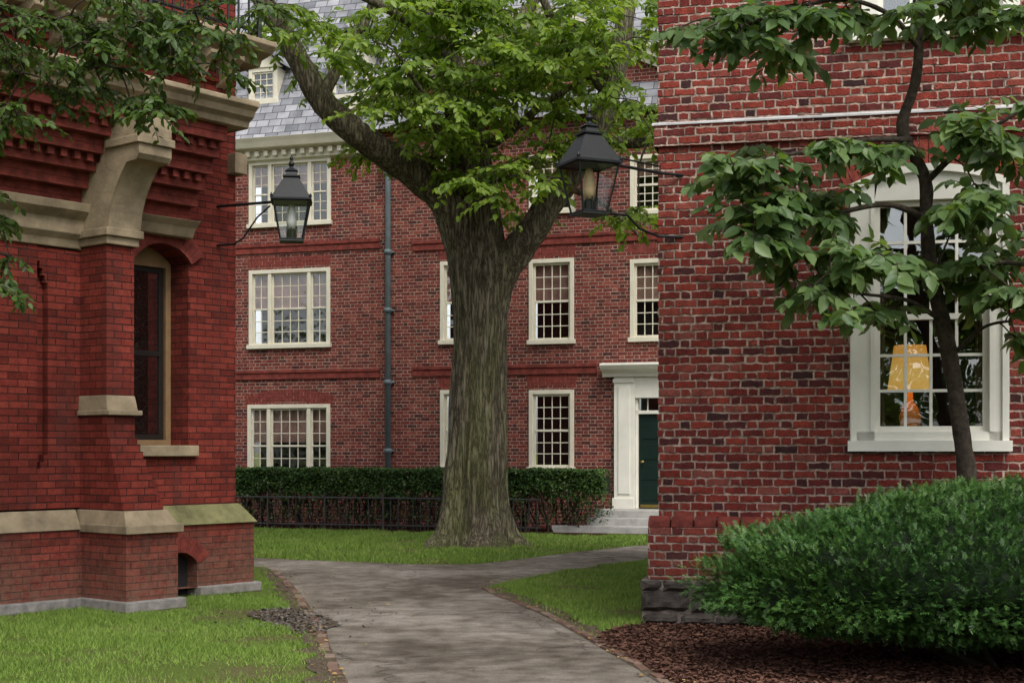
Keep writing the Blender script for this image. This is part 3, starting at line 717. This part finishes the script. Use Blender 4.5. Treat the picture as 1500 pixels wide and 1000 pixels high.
vl=verge([p for p in dens([G(*p) for p in l_edge[1:11]],False,.1,.0)],1,.08,.26,9.)
poly_sheet('dirt_verge',vr,'dirt',.007); poly_sheet('dirt_verge',vl,'dirt',.007)
mpts=[G(880,948),G(875,932),G(900,921),G(945,914)]+[tuple(rb.W(-.1,-.1,0).xy),tuple(rb.W(9,-.1,0).xy),(7.5,6),(2.6,6),G(1090,1068),G(985,1003),G(932,970)]
poly_sheet('mulch_bed',dens(mpts,True,.3,.01),'mulch',.011)
gv=[(375,897),(405,892),(440,893),(462,903),(490,908),(495,918),(470,928),(445,926),(410,918),(382,910),(365,903)]
gvp=dens([G(*p) for p in gv],True,.10,.07)
poly_sheet('gravel_patch',gvp,'dirt',.014)
hb=[tuple(bb.W(-6,-.0,0).xy),tuple(bb.W(14,0,0).xy),tuple(bb.W(14,-2.0,0).xy),tuple(bb.W(-6,-2.05,0).xy)]
poly_sheet('mulch_bed',hb,'mulch',.018)

def inpoly(X,Y,poly):
    inside=np.zeros(len(X),bool); n=len(poly); j=n-1
    for i in range(n):
        xi,yi=poly[i]; xj,yj=poly[j]
        if yi!=yj:
            c=((yi>Y)!=(yj>Y))&(X<(xj-xi)*(Y-yi)/(yj-yi)+xi); inside^=c
        j=i
    return inside
def scatter(poly,dn,excl=()):
    xs=[p[0] for p in poly]; ys=[p[1] for p in poly]; A=(max(xs)-min(xs))*(max(ys)-min(ys)); n=int(A*dn)
    X=rng.uniform(min(xs),max(xs),n); Y=rng.uniform(min(ys),max(ys),n); k=inpoly(X,Y,poly)
    for e in excl: k&=~inpoly(X,Y,e)
    return X[k],Y[k]
leftlawn=[(-6.5,7.6),G(-300,898),tuple(lb.W(-4,-.2,0).xy),tuple(lb.W(bx0,-.2,0).xy),tuple(lb.W(bx0-.05,-1,0).xy),tuple(lb.W(-1.5,-1,0).xy),tuple(lb.W(-1.5,-.25,0).xy),tuple(lb.W(.15,-.25,0).xy),tuple(lb.W(.15,1.5,0).xy)]+[p for p in le[::-1] if p[1]>7.6]
ulawn=up+[tuple(bb.W(9,-2.0,0).xy),tuple(bb.W(-4,-2.0,0).xy)]
rlawn=rl+[p for p in re[1:] if p[1]>11.9]+[G(880,945),G(875,932),G(900,921),G(948,914),(1.35,13.3),(2.5,17.5),(4.5,21)]
Vs=[];Fs=[];off=0
for poly,dn,h,w_ in ((leftlawn,4600,.036,.0075),(ulawn,1300,.05,.015),(rlawn,3600,.040,.009)):
    X,Y=scatter(poly,dn,(gvp,)); n=len(X)
    pn=np.array([noise.noise((x*1.3,y*1.3,0))+.5*noise.noise((x*4,y*4,5)) for x,y in zip(X,Y)])
    thin=(rng.random(n)<np.clip(1.0+pn*1.9,.10,1)) 
    wx=np.exp(-(((X+2.25)/1.2)**2+((Y-10.1)/.75)**2)); wx=np.maximum(wx,.85*np.exp(-(((X+2.9)/.7)**2+((Y-15.9)/.6)**2)))
    thin&=rng.random(n)>wx*.93
    vg=inpoly(X,Y,vr)|inpoly(X,Y,vl); thin&=~(vg&(rng.random(n)<.88))
    X,Y,pn=X[thin],Y[thin],pn[thin]; n=len(X)
    a=rng.uniform(0,2*np.pi,n); hh=h*(.5+.8*rng.random(n))*(1+.6*pn)
    lx=rng.normal(0,.5,n)*hh; ly=rng.normal(0,.5,n)*hh; ww=w_*rng.uniform(.6,1.1,n)/2
    base=np.stack([X,Y,np.full(n,.0)],1)
    v0=base+np.stack([-np.cos(a)*ww,-np.sin(a)*ww,np.zeros(n)],1); v1=base+np.stack([np.cos(a)*ww,np.sin(a)*ww,np.zeros(n)],1)
    v2=base+np.stack([lx,ly,hh],1)
    V=np.stack([v0,v1,v2],1).reshape(-1,3); Vs.append(V); Fs.append(np.arange(3*n).reshape(-1,3)+off); off+=3*n
npmesh('grass',np.concatenate(Vs),np.concatenate(Fs),'grassb')

def edging(pts,name):
    b=B()
    pts=[Vector((x,y)) for x,y in pts]
    segL=[(pts[k+1]-pts[k]).length for k in range(len(pts)-1)]; tot=sum(segL); s_=0
    while s_<tot-.1:
        if random.random()<.80:
            q=s_; k=0
            while k<len(segL)-1 and q>segL[k]: q-=segL[k]; k+=1
            d=(pts[k+1]-pts[k]).normalized(); p=pts[k]+d*q; nn=Vector((-d.y,d.x))
            aj=random.uniform(-.10,.10); d=(d+nn*aj).normalized(); nn=Vector((-d.y,d.x))
            w2_=.040; L=.185; hz=random.uniform(.010,.024)
            qs=[p-nn*w2_,p+d*L-nn*w2_,p+d*L+nn*w2_,p+nn*w2_]
            b.hexa([(v.x,v.y,-.01) for v in qs],[(v.x,v.y,hz+random.uniform(-.006,.006)) for v in qs])
        s_+=.205
    b.obj(name,'edgebrick',None,.008)
edging([p for p in re if p[1]>8.2],'path_edging')
edging([p for p in le if 8.2<p[1]<19],'path_edging')

def flat_scatter(name,X,Y,z,smin,smax,mat,tilt=.5,wid=1.):
    n=len(X); a=rng.uniform(0,2*np.pi,n); d=np.stack([np.cos(a),np.sin(a),rng.normal(0,tilt*.4,n)],1)
    nr=np.stack([rng.normal(0,tilt,n),rng.normal(0,tilt,n),np.ones(n)],1)
    leaves(name,np.stack([X,Y,np.full(n,z)+rng.uniform(0,.012,n)],1),d,nr,rng.uniform(smin,smax,n),mat,None,wid=wid)
X,Y=scatter(dens(mpts,True,.3,.01),1400); flat_scatter('bark_chips',X,Y,.016,.02,.06,'chips',.6,.7)
X,Y=scatter(gvp,700); nx=250; X=np.concatenate([X,rng.normal(-2.05,.35,nx)]); Y=np.concatenate([Y,rng.normal(13.4,.5,nx)]); flat_scatter('gravel_stones',X,Y,.016,.012,.045,'gravelc',.4,1.4)
X,Y=scatter([p for p in pathpoly if True],1.5) 
e=np.array([p for p in re+le+rl if 8<p[1]<20]); i=rng.integers(0,len(e),340); ex=e[i,0]+rng.normal(0,.11,340); ey=e[i,1]+rng.normal(0,.13,340)
X=np.concatenate([X,ex]);Y=np.concatenate([Y,ey]); k=(Y<24)
flat_scatter('fallen_leaves',X[k],Y[k],.014,.02,.05,'fallen',.2)

# ================================================================== TREES
def cr(pts,rads,m=8):
    out=[];ro=[];n=len(pts)
    for i in range(n-1):
        p0,p1,p2,p3=[pts[min(max(i+k,0),n-1)] for k in (-1,0,1,2)]
        for j in range(m):
            t=j/m; out.append(.5*((2*p1)+(-p0+p2)*t+(2*p0-5*p1+4*p2-p3)*t*t+(-p0+3*p1-3*p2+p3)*t**3)); ro.append(rads[i]+(rads[i+1]-rads[i])*t)
    out.append(pts[-1]); ro.append(rads[-1]); return out,ro
class Foliage:
    def __init__(s,limbs):
        s.nodes=[p for L in limbs for p in L]; s.tw=B(); s.pos=[];s.dr=[];s.nr=[];s.sz=[]
    def spray(s,o,d,L,nl,ls,droop,face):
        p=Vector(o); d=d.normalized(); n=4; pts=[p.copy()]
        for i in range(n):
            d=(d+Vector((random.gauss(0,.12),random.gauss(0,.12),-droop))).normalized(); p=p+d*(L/n); pts.append(p.copy())
        s.tw.tube(pts,[.006*(1-.6*i/n) for i in range(n+1)],3,False)
        for i in range(nl):
            t=(i+.5)/nl*n; k=min(int(t),n-1); q=pts[k].lerp(pts[k+1],t-k); dd=(pts[k+1]-pts[k]).normalized()
            sd=dd.cross(Vector((0,0,1)))
            if sd.length<.1: sd=Vector((1,0,0))
            sd.normalize(); sg=1 if i%2 else -1
            ld=(dd*.6+sd*sg*.8+Vector((random.gauss(0,.3),random.gauss(0,.3),random.gauss(-.4,.3)))).normalized()
            s.pos.append(tuple(q)); s.dr.append(tuple(ld))
            s.nr.append((random.gauss(0,.6),random.gauss(-face,.55),1.)); s.sz.append(ls*random.uniform(.65,1.2))
    def grow(s,regions,d0,d1,sprays,L,nl,ls,droop,rmax=.03,face=.4):
        C=[]
        for cx,cy,rx,ry,n in regions:
            for i in range(n):
                a=random.uniform(0,2*math.pi); r=math.sqrt(random.random())
                C.append(P(cx+rx*r*math.cos(a),cy+ry*r*math.sin(a),random.uniform(d0,d1)))
        arr=np.array([tuple(p) for p in s.nodes]); 
        dist=[np.min(np.linalg.norm(arr-np.array(tuple(c)),axis=1)) for c in C]
        order=np.argsort(dist); ar=arr
        for oi in order:
            c=C[oi]; dv=ar-np.array(tuple(c)); dd=np.linalg.norm(dv,axis=1); k=int(np.argmin(dd)); q=Vector(ar[k]); 
            Ln=(c-q).length
            mid=q.lerp(c,.5)+Vector((random.gauss(0,.06),random.gauss(0,.06),random.uniform(.0,.16)))*Ln
            r0=min(rmax,.006+.012*Ln)
            pp,rr=cr([q,mid,c],[r0,r0*.75,.006],4); s.tw.tube(pp,rr,5,False)
            ar=np.vstack([ar,np.array([tuple(x) for x in pp[3:]])])
            out=(c-q); out.z*=.3
            if out.length<.01: out=Vector((1,0,0))
            out.normalize()
            for j in range(sprays):
                a=random.uniform(0,2*math.pi); d=(out*.6+Vector((math.cos(a),math.sin(a),random.uniform(-.35,.35)))).normalized()
                s.spray(c,d,L*random.uniform(.6,1.25),nl,ls,droop,face)
    def finish(s,parent,leafmat,barkm):
        s.tw.obj('twigs',barkm,parent,0,True); leaves('leaves',s.pos,s.dr,s.nr,s.sz,leafmat,parent)

# --- main elm
random.seed(11)
te=empty('elm_tree')
D=24.
trk=[((691,800),.88),((694,790),.74),((695,775),.63),((696,740),.56),((697,700),.535),((699,640),.50),((701,580),.475),((703,520),.46),((704,470),.465),((705,430),.51),((705,400),.55),((702,375),.50),((700,345),.43),((697,300),.40),((690,240),.37),((680,180),.32),((662,110),.26),((640,40),.22),((610,-60),.17),((590,-200),.12),((580,-330),.06)]
pts=[P(a,b,D) for (a,b),r in trk]; pts[0].z=-.05
tp,tr=cr(pts,[r for _,r in trk],9)
seg=110; V=[];Fc=[]
for i,(p,r) in enumerate(zip(tp,tr)):
    fl_=max(0,1-p.z/1.6)**2
    for k in range(seg):
        a=2*math.pi*k/seg; tw=a+.12*noise.noise((p.z*.5,a,0))
        lob=1+fl_*.26*(math.sin(a*5+.7)+.5*math.sin(a*8+2.))
        ridge=abs(noise.noise((math.cos(tw)*5.5,math.sin(tw)*5.5,p.z*.40)))*2.2
        f2=noise.noise((math.cos(a)*12,math.sin(a)*12,p.z*1.6))
        big=noise.noise((math.cos(a)*1.3,math.sin(a)*1.3,p.z*.9))
        rr=r*(lob-.10*max(0,.55-ridge)*1.6+.04*f2+.08*big)
        V.append((p.x+rr*math.cos(a),p.y+rr*math.sin(a),p.z))
n=len(tp)
for i in range(n-1):
    for k in range(seg):
        k2=(k+1)%seg; Fc.append((i*seg+k,i*seg+k2,(i+1)*seg+k2,(i+1)*seg+k))
npmesh('trunk',np.array(V),np.array(Fc),'bark',te,True)
limb=B(); nodes=[tp[int(len(tp)*.66):]]
def addlimb(lst,seg=20,wob=.06):
    pts=[P(a,b,d) for a,b,d,r in lst]; pp,rr=cr(pts,[x[3] for x in lst],8)
    o=len(limb.v); limb.tube(pp,rr,seg)
    for idx in range(o,len(limb.v)):
        v=Vector(limb.v[idx]); c_=pp[(idx-o)//seg]; dv=v-c_
        k=1+.10*noise.noise(v*4)+.09*noise.noise(v*11); limb.v[idx]=tuple(c_+dv*k)
    nodes.append(pp[14:]); 
addlimb([(700,415,24,.40),(672,335,23.9,.33),(650,290,23.8,.29),(612,258,23.7,.26),(560,222,23.5,.235),(515,190,23.3,.22),(470,145,23.2,.20),(430,75,23.1,.18),(385,0,23,.16),(330,-90,22.8,.12),(260,-180,22.6,.07)],28)
addlimb([(712,430,24,.40),(742,385,23.9,.30),(775,345,23.8,.25),(800,305,23.8,.235),(830,262,23.8,.225),(868,200,23.8,.21),(895,130,23.8,.19),(912,50,23.8,.16),(930,-60,23.8,.12),(960,-200,23.8,.06)],28)
addlimb([(470,145,23.2,.12),(500,90,23.5,.09),(540,20,23.8,.07),(560,-80,24,.05)],10)
addlimb([(672,150,24,.17),(720,80,24.4,.13),(770,20,24.6,.10),(830,-80,25,.06)],12)
addlimb([(895,140,23.8,.12),(840,80,23.5,.09),(800,10,23.2,.07),(770,-80,23,.04)],10)
addlimb([(868,200,23.8,.12),(930,210,23.4,.09),(1000,190,23,.07),(1080,130,22.6,.04)],10)
addlimb([(690,230,24,.11),(750,190,23.5,.08),(800,150,23.1,.06),(850,120,22.8,.03)],10)
addlimb([(640,60,24,.11),(580,20,23.4,.08),(500,-20,23,.06),(420,-60,22.6,.03)],10)
addlimb([(625,262,23.7,.07),(640,200,23.0,.05),(620,140,22.5,.04),(590,90,22.,.02)],8)
addlimb([(820,275,23.8,.06),(870,290,23.4,.045),(920,330,23.1,.03),(950,360,23,.015)],8)
addlimb([(700,300,23.7,.06),(720,270,23.1,.045),(770,255,22.6,.03),(810,260,22.3,.015)],8)
limb.obj('limbs','bark',te,0,True)
fo=Foliage(nodes)
fo.grow([(720,45,170,60,60),(600,140,72,58,26),(655,210,62,32,17),(735,262,75,36,22),(800,120,110,65,35),(880,45,85,55,26),(560,55,60,55,11),(490,110,45,55,6),(450,30,70,35,11),
 (925,170,40,45,8),(845,200,50,35,8),(925,320,30,24,5),(745,318,50,14,2),(520,215,24,20,2),(680,120,90,60,22),(640,10,90,35,14),(900,-100,200,70,12),(600,-120,260,80,14),(350,-110,120,60,5),(750,-240,300,90,10)],
 21.4,25.2,6,.60,11,.145,.10,.03,.5)
fo.finish(te,'leafA','bark2')

# --- near elm at left
random.seed(5)
te2=empty('elm_tree')
limb=B(); nodes=[]
def W3(x,y,z): return Vector((x,y,z))
def addw(pts,rads,seg=12):
    pp,rr=cr(pts,rads,8); limb.tube(pp,rr,seg); nodes.append(pp[5:])
addw([W3(-4.9,8.6,-.1),W3(-4.85,8.65,1.5),W3(-4.9,8.8,3.5),W3(-4.7,9.2,5.5),W3(-4.3,9.8,7.2),W3(-4.,10.2,9)],[.34,.26,.23,.2,.15,.08],20)
addw([W3(-4.9,8.8,3.5),P(-160,20,10.2),P(-20,-40,11.),P(120,-60,11.6),P(260,-60,12),P(400,-110,12.2)],[.12,.09,.07,.055,.04,.02])
addw([W3(-4.75,9.1,5.2),P(-40,-120,10.5),P(120,-160,11),P(300,-170,11.4),P(450,-190,11.6)],[.1,.08,.06,.045,.02])
addw([P(-60,-20,10.8),P(-20,60,11.2),P(30,110,11.5)],[.04,.025,.012],8)
limb.obj('trunk_and_limbs','bark',te2,0,True)
fo=Foliage(nodes)
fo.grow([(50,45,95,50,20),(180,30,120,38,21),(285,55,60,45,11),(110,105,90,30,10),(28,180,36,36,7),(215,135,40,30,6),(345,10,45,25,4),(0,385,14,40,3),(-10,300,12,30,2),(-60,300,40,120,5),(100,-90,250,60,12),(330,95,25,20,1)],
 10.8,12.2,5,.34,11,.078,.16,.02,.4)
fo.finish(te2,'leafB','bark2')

# --- dogwood at right
random.seed(9)
te3=empty('dogwood_tree'); limb=B(); nodes=[]
def addp(lst,seg=12):
    pts=[P(a,b,d) for a,b,d,r in lst]; pp,rr=cr(pts,[x[3] for x in lst],8)
    o=len(limb.v); limb.tube(pp,rr,seg)
    for idx in range(o,len(limb.v)):
        v=Vector(limb.v[idx]); c_=pp[(idx-o)//seg]; limb.v[idx]=tuple(c_+(v-c_)*(1+.18*noise.noise(v*9)))
    nodes.append(pp[4:])
pts=[(1424,890,12.05,.085),(1418,712,12.05,.078),(1405,610,11.95,.07),(1387,500,11.85,.066),(1368,420,11.8,.062),(1357,330,11.75,.056),(1354,260,11.7,.052),(1322,190,11.65,.048),(1341,120,11.6,.042),(1347,50,11.6,.036),(1352,-40,11.6,.03),(1360,-150,11.6,.015)]
addp(pts,16)
addp([(1368,420,11.8,.035),(1420,395,11.5,.025),(1480,385,11.3,.018),(1560,400,11.1,.01)])
addp([(1357,320,11.75,.03),(1300,300,11.5,.022),(1220,315,11.3,.018),(1130,350,11.1,.01)])
addp([(1335,205,11.65,.028),(1270,205,11.4,.02),(1180,222,11.2,.015),(1070,240,11.,.008)])
addp([(1354,270,11.7,.03),(1400,225,11.5,.024),(1450,190,11.3,.018),(1530,140,11.1,.01)])
addp([(1380,470,11.85,.022),(1330,440,11.5,.017),(1260,430,11.2,.012),(1180,415,11.,.007)])
addp([(1345,70,11.6,.026),(1300,20,11.4,.02),(1220,0,11.2,.016),(1090,35,11.,.008)])
addp([(1345,60,11.6,.028),(1390,40,11.4,.022),(1450,20,11.2,.018),(1540,20,11.,.01)])
addp([(1395,520,11.9,.02),(1440,480,11.5,.014),(1480,470,11.2,.01)],8)
limb.obj('trunk_and_limbs','bark2',te3,0,True)
fo=Foliage(nodes)
fo.grow([(1085,40,90,26,13),(1210,15,110,26,13),(1420,10,100,24,13),(1140,70,40,12,3),(1110,240,60,30,10),(1180,310,100,36,18),(1240,215,80,22,8),(1410,305,55,38,9),(1460,180,50,48,12),(1115,345,50,22,5),(1240,385,90,28,13),
 (1180,425,26,12,2),(1405,385,80,28,9),(1285,450,36,12,4),(1470,430,35,38,6),(1490,490,20,20,2),(1300,-90,220,60,12),(1550,250,60,150,8)],
 10.7,11.75,4,.28,9,.145,.14,.014,.7)
fo.finish(te3,'leafC','bark2')

# ================================================================== YEW BUSH
random.seed(2)
yb=empty('yew_bush')
C0=Vector((3.85,10.62,.58)); RX,RY,RZ=2.38,1.45,.74
def yrad(u):
    n=1+.10*noise.noise(u*2.2)+.10*noise.noise(u*6)+.07*noise.noise(u*14)
    s_=Vector((u.x*RX,u.y*RY,(u.z*RZ if u.z>0 else u.z*.38)))*n
    return C0+s_
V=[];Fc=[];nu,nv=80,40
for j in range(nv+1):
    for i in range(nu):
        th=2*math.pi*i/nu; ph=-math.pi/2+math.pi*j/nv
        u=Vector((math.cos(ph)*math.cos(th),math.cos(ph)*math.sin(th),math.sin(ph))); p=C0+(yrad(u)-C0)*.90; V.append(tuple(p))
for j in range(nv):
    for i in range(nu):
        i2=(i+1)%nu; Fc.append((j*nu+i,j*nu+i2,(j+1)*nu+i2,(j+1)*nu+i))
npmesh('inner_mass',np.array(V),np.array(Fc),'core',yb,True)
pos=[];dr=[];nr=[];sz=[]
cnt=0
while cnt<25000:
    u=Vector((random.gauss(0,1),random.gauss(0,1),random.gauss(0,1))).normalized()
    if u.y>.40 : continue
    if u.z<-.8: continue
    cl=noise.noise(u*18)
    p=C0+(yrad(u)-C0)*(random.uniform(.88,1.0)+.07*max(0,cl))
    if p.x>5.2: continue
    nrm=Vector((u.x/RX,u.y/RY,u.z/RZ)).normalized()
    d=(nrm*.7+Vector((random.gauss(0,.4),random.gauss(0,.4),random.gauss(.2,.3)))).normalized()
    L=random.uniform(.035,.085); sd=d.cross(Vector((random.gauss(0,.4),random.gauss(0,.4),1))).normalized(); nn=sd.cross(d)
    m=7
    for i in range(m):
        q=p+d*(L*i/m); sg=1 if i%2 else -1
        ld=(sd*sg*.8+d*.75).normalized()
        pos.append(tuple(q)); dr.append(tuple(ld)); nr.append(tuple(nn)); sz.append(random.uniform(.018,.029))
    cnt+=1
ND_V=np.array([(-.15,0,0),(.15,0,0),(.10,.9,-.05),(-.10,.9,-.05)],float); ND_F=np.array([(0,1,2,3)])
leaves('needles',pos,dr,nr,sz,'yew',yb,ND_V,ND_F)
sb=B()
for i in range(40):
    a=random.uniform(0,6.28); r=random.uniform(.2,1); sb.tube([(C0.x+.5*math.cos(a),C0.y+.2*math.sin(a),0),(C0.x+RX*.8*r*math.cos(a),C0.y+RY*.8*r*math.sin(a),.5)],[.03,.01],6)
sb.obj('stems','bark2',yb)

# ================================================================== HEDGE
random.seed(4)
he=empty('hedge')
hx0_,_=bb.L(330,700,-1.3); hx1_,_=bb.L(893,700,-1.3); y0,y1=-1.75,-.85
hx0_-=2.5
pos=[];dr=[];nr=[];sz=[]; 
n=52000
X=rng.uniform(hx0_,hx1_,n); T=rng.random(n)
htop=1.22
for i in range(n):
    x=X[i]; t_=T[i]; k=noise.noise((x*2.2,0,0)); k2=noise.noise((x*7,1,0))
    top_=htop+.035*k+.04*k2; low_=.66+.24*k+.14*k2
    if t_<.36: y=random.uniform(y0,y1); z=top_-abs(random.gauss(0,.03))
    elif t_<.80:
        z=top_-(top_-low_)*random.random()**1.3; y=y0+abs(random.gauss(0,.07))+.09*noise.noise((x*3,z*5,3))
    elif t_<.9: y=random.uniform(y0,y1); z=random.uniform(low_,top_)
    else: z=random.uniform(.2,low_); y=random.uniform(y0,y1)
    if x>hx1_-.25 and z>top_-.25 and (x-(hx1_-.25))+(z-(top_-.25))>.36: continue
    p=bb.W(x,y,z); pos.append(tuple(p)); dr.append((random.gauss(0,1),random.gauss(-.3,1),random.gauss(.3,.8))); nr.append((random.gauss(0,1),random.gauss(-.6,.8),random.gauss(.8,.6))); sz.append(random.uniform(.035,.07))
leaves('leaves',pos,dr,nr,sz,'hedge',he)
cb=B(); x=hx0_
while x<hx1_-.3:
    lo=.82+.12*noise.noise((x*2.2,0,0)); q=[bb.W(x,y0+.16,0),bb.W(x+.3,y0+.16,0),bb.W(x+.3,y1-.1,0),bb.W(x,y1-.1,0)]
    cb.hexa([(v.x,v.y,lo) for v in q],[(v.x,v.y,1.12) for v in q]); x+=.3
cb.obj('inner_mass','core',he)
sb=B(); x=hx0_
while x<hx1_-.45:
    for k in range(2):
        a=bb.W(x+random.uniform(-.1,.1),random.uniform(y0+.1,y1-.1),0); b=a+Vector((random.gauss(0,.15),random.gauss(0,.12),.45)); c_=b+Vector((random.gauss(0,.12),random.gauss(0,.12),.5))
        sb.tube([a,b,c_],[.016,.012,.007],5)
        c2=b+Vector((random.gauss(0,.16),random.gauss(0,.13),.45)); sb.tube([b,c2],[.01,.005],4)
    x+=.085
sb.obj('stems','bark2',he)
fe=B(); fy=-1.95; xa,xb=hx0_,hx1_-1.2
fe.tube([bb.W(xa,fy,.66),bb.W(xb,fy,.66)],.018,6); fe.tube([bb.W(xa,fy,.12),bb.W(xb,fy,.12)],.016,6)
x=xa; i=0
while x<xb:
    fe.tube([bb.W(x,fy,.0),bb.W(x,fy,.76 if i%8==0 else .66)],.022 if i%8==0 else .009,5); x+=.16; i+=1
fe.obj('iron_fence','iron2')

# ============================ unseen trees added behind the viewpoint to darken the window reflections
random.seed(21)
dt_=empty('reflection_trees'); pos=[];dr=[];nr=[];sz=[]; tb=B()
for k in range(13):
    cx=-78+k*10+random.uniform(-2,2); cy=-32+random.uniform(-4,4); H=random.uniform(10,13)
    tb.tube([(cx,cy,0),(cx+.3,cy,H*.4),(cx,cy,H*.8)],[.4,.3,.1],10)
    for i in range(700):
        u=Vector((random.gauss(0,1),random.gauss(0,1),random.gauss(0,1))).normalized()*random.random()**.4
        p=Vector((cx+u.x*6.5,cy+u.y*5,max(.4,H*.47+u.z*H*.47))); pos.append(tuple(p)); dr.append(tuple(Vector((random.gauss(0,1),random.gauss(0,1),random.gauss(0,1))))); nr.append((random.gauss(0,1),random.gauss(0,1),random.gauss(0,1)+.2)); sz.append(random.uniform(.9,1.6))
leaves('leaves',pos,dr,nr,sz,'leafB',dt_); tb.obj('trunks','bark2',dt_)

# ================================================================== LIGHT / CAMERA
w=bpy.data.worlds.new('World'); S.world=w; w.use_nodes=True; nt=w.node_tree
bg=nt.nodes['Background']; sky=nt.nodes.new('ShaderNodeTexSky'); sky.sky_type='NISHITA'; sky.sun_disc=False
el,az_=math.radians(52),math.radians(158)
sky.sun_elevation=el; sky.sun_rotation=az_; sky.air_density=1.; sky.dust_density=3.; sky.ozone_density=1.
hs=nt.nodes.new('ShaderNodeHueSaturation'); hs.inputs['Saturation'].default_value=.22; hs.inputs['Value'].default_value=1.75
nt.links.new(sky.outputs[0],hs.inputs['Color']); nt.links.new(hs.outputs[0],bg.inputs[0]); bg.inputs[1].default_value=.15
sl=bpy.data.lights.new('sun','SUN'); sl.energy=1.5; sl.angle=math.radians(22); sl.color=(1,.95,.86)
so=bpy.data.objects.new('sun',sl); COL.objects.link(so)
dirv=Vector((math.sin(az_)*math.cos(el),math.cos(az_)*math.cos(el),math.sin(el)))
so.rotation_euler=dirv.to_track_quat('Z','Y').to_euler()
cam=bpy.data.cameras.new('camera'); cam.lens=50; cam.sensor_width=36; cam.shift_y=160/1500; cam.clip_end=2000; cam.clip_start=.1
co_=bpy.data.objects.new('camera',cam); co_.location=(0,0,CH); co_.rotation_euler=(math.radians(90),0,0); COL.objects.link(co_); S.camera=co_
S.view_settings.view_transform='Standard'; S.view_settings.look='None'; S.view_settings.exposure=0
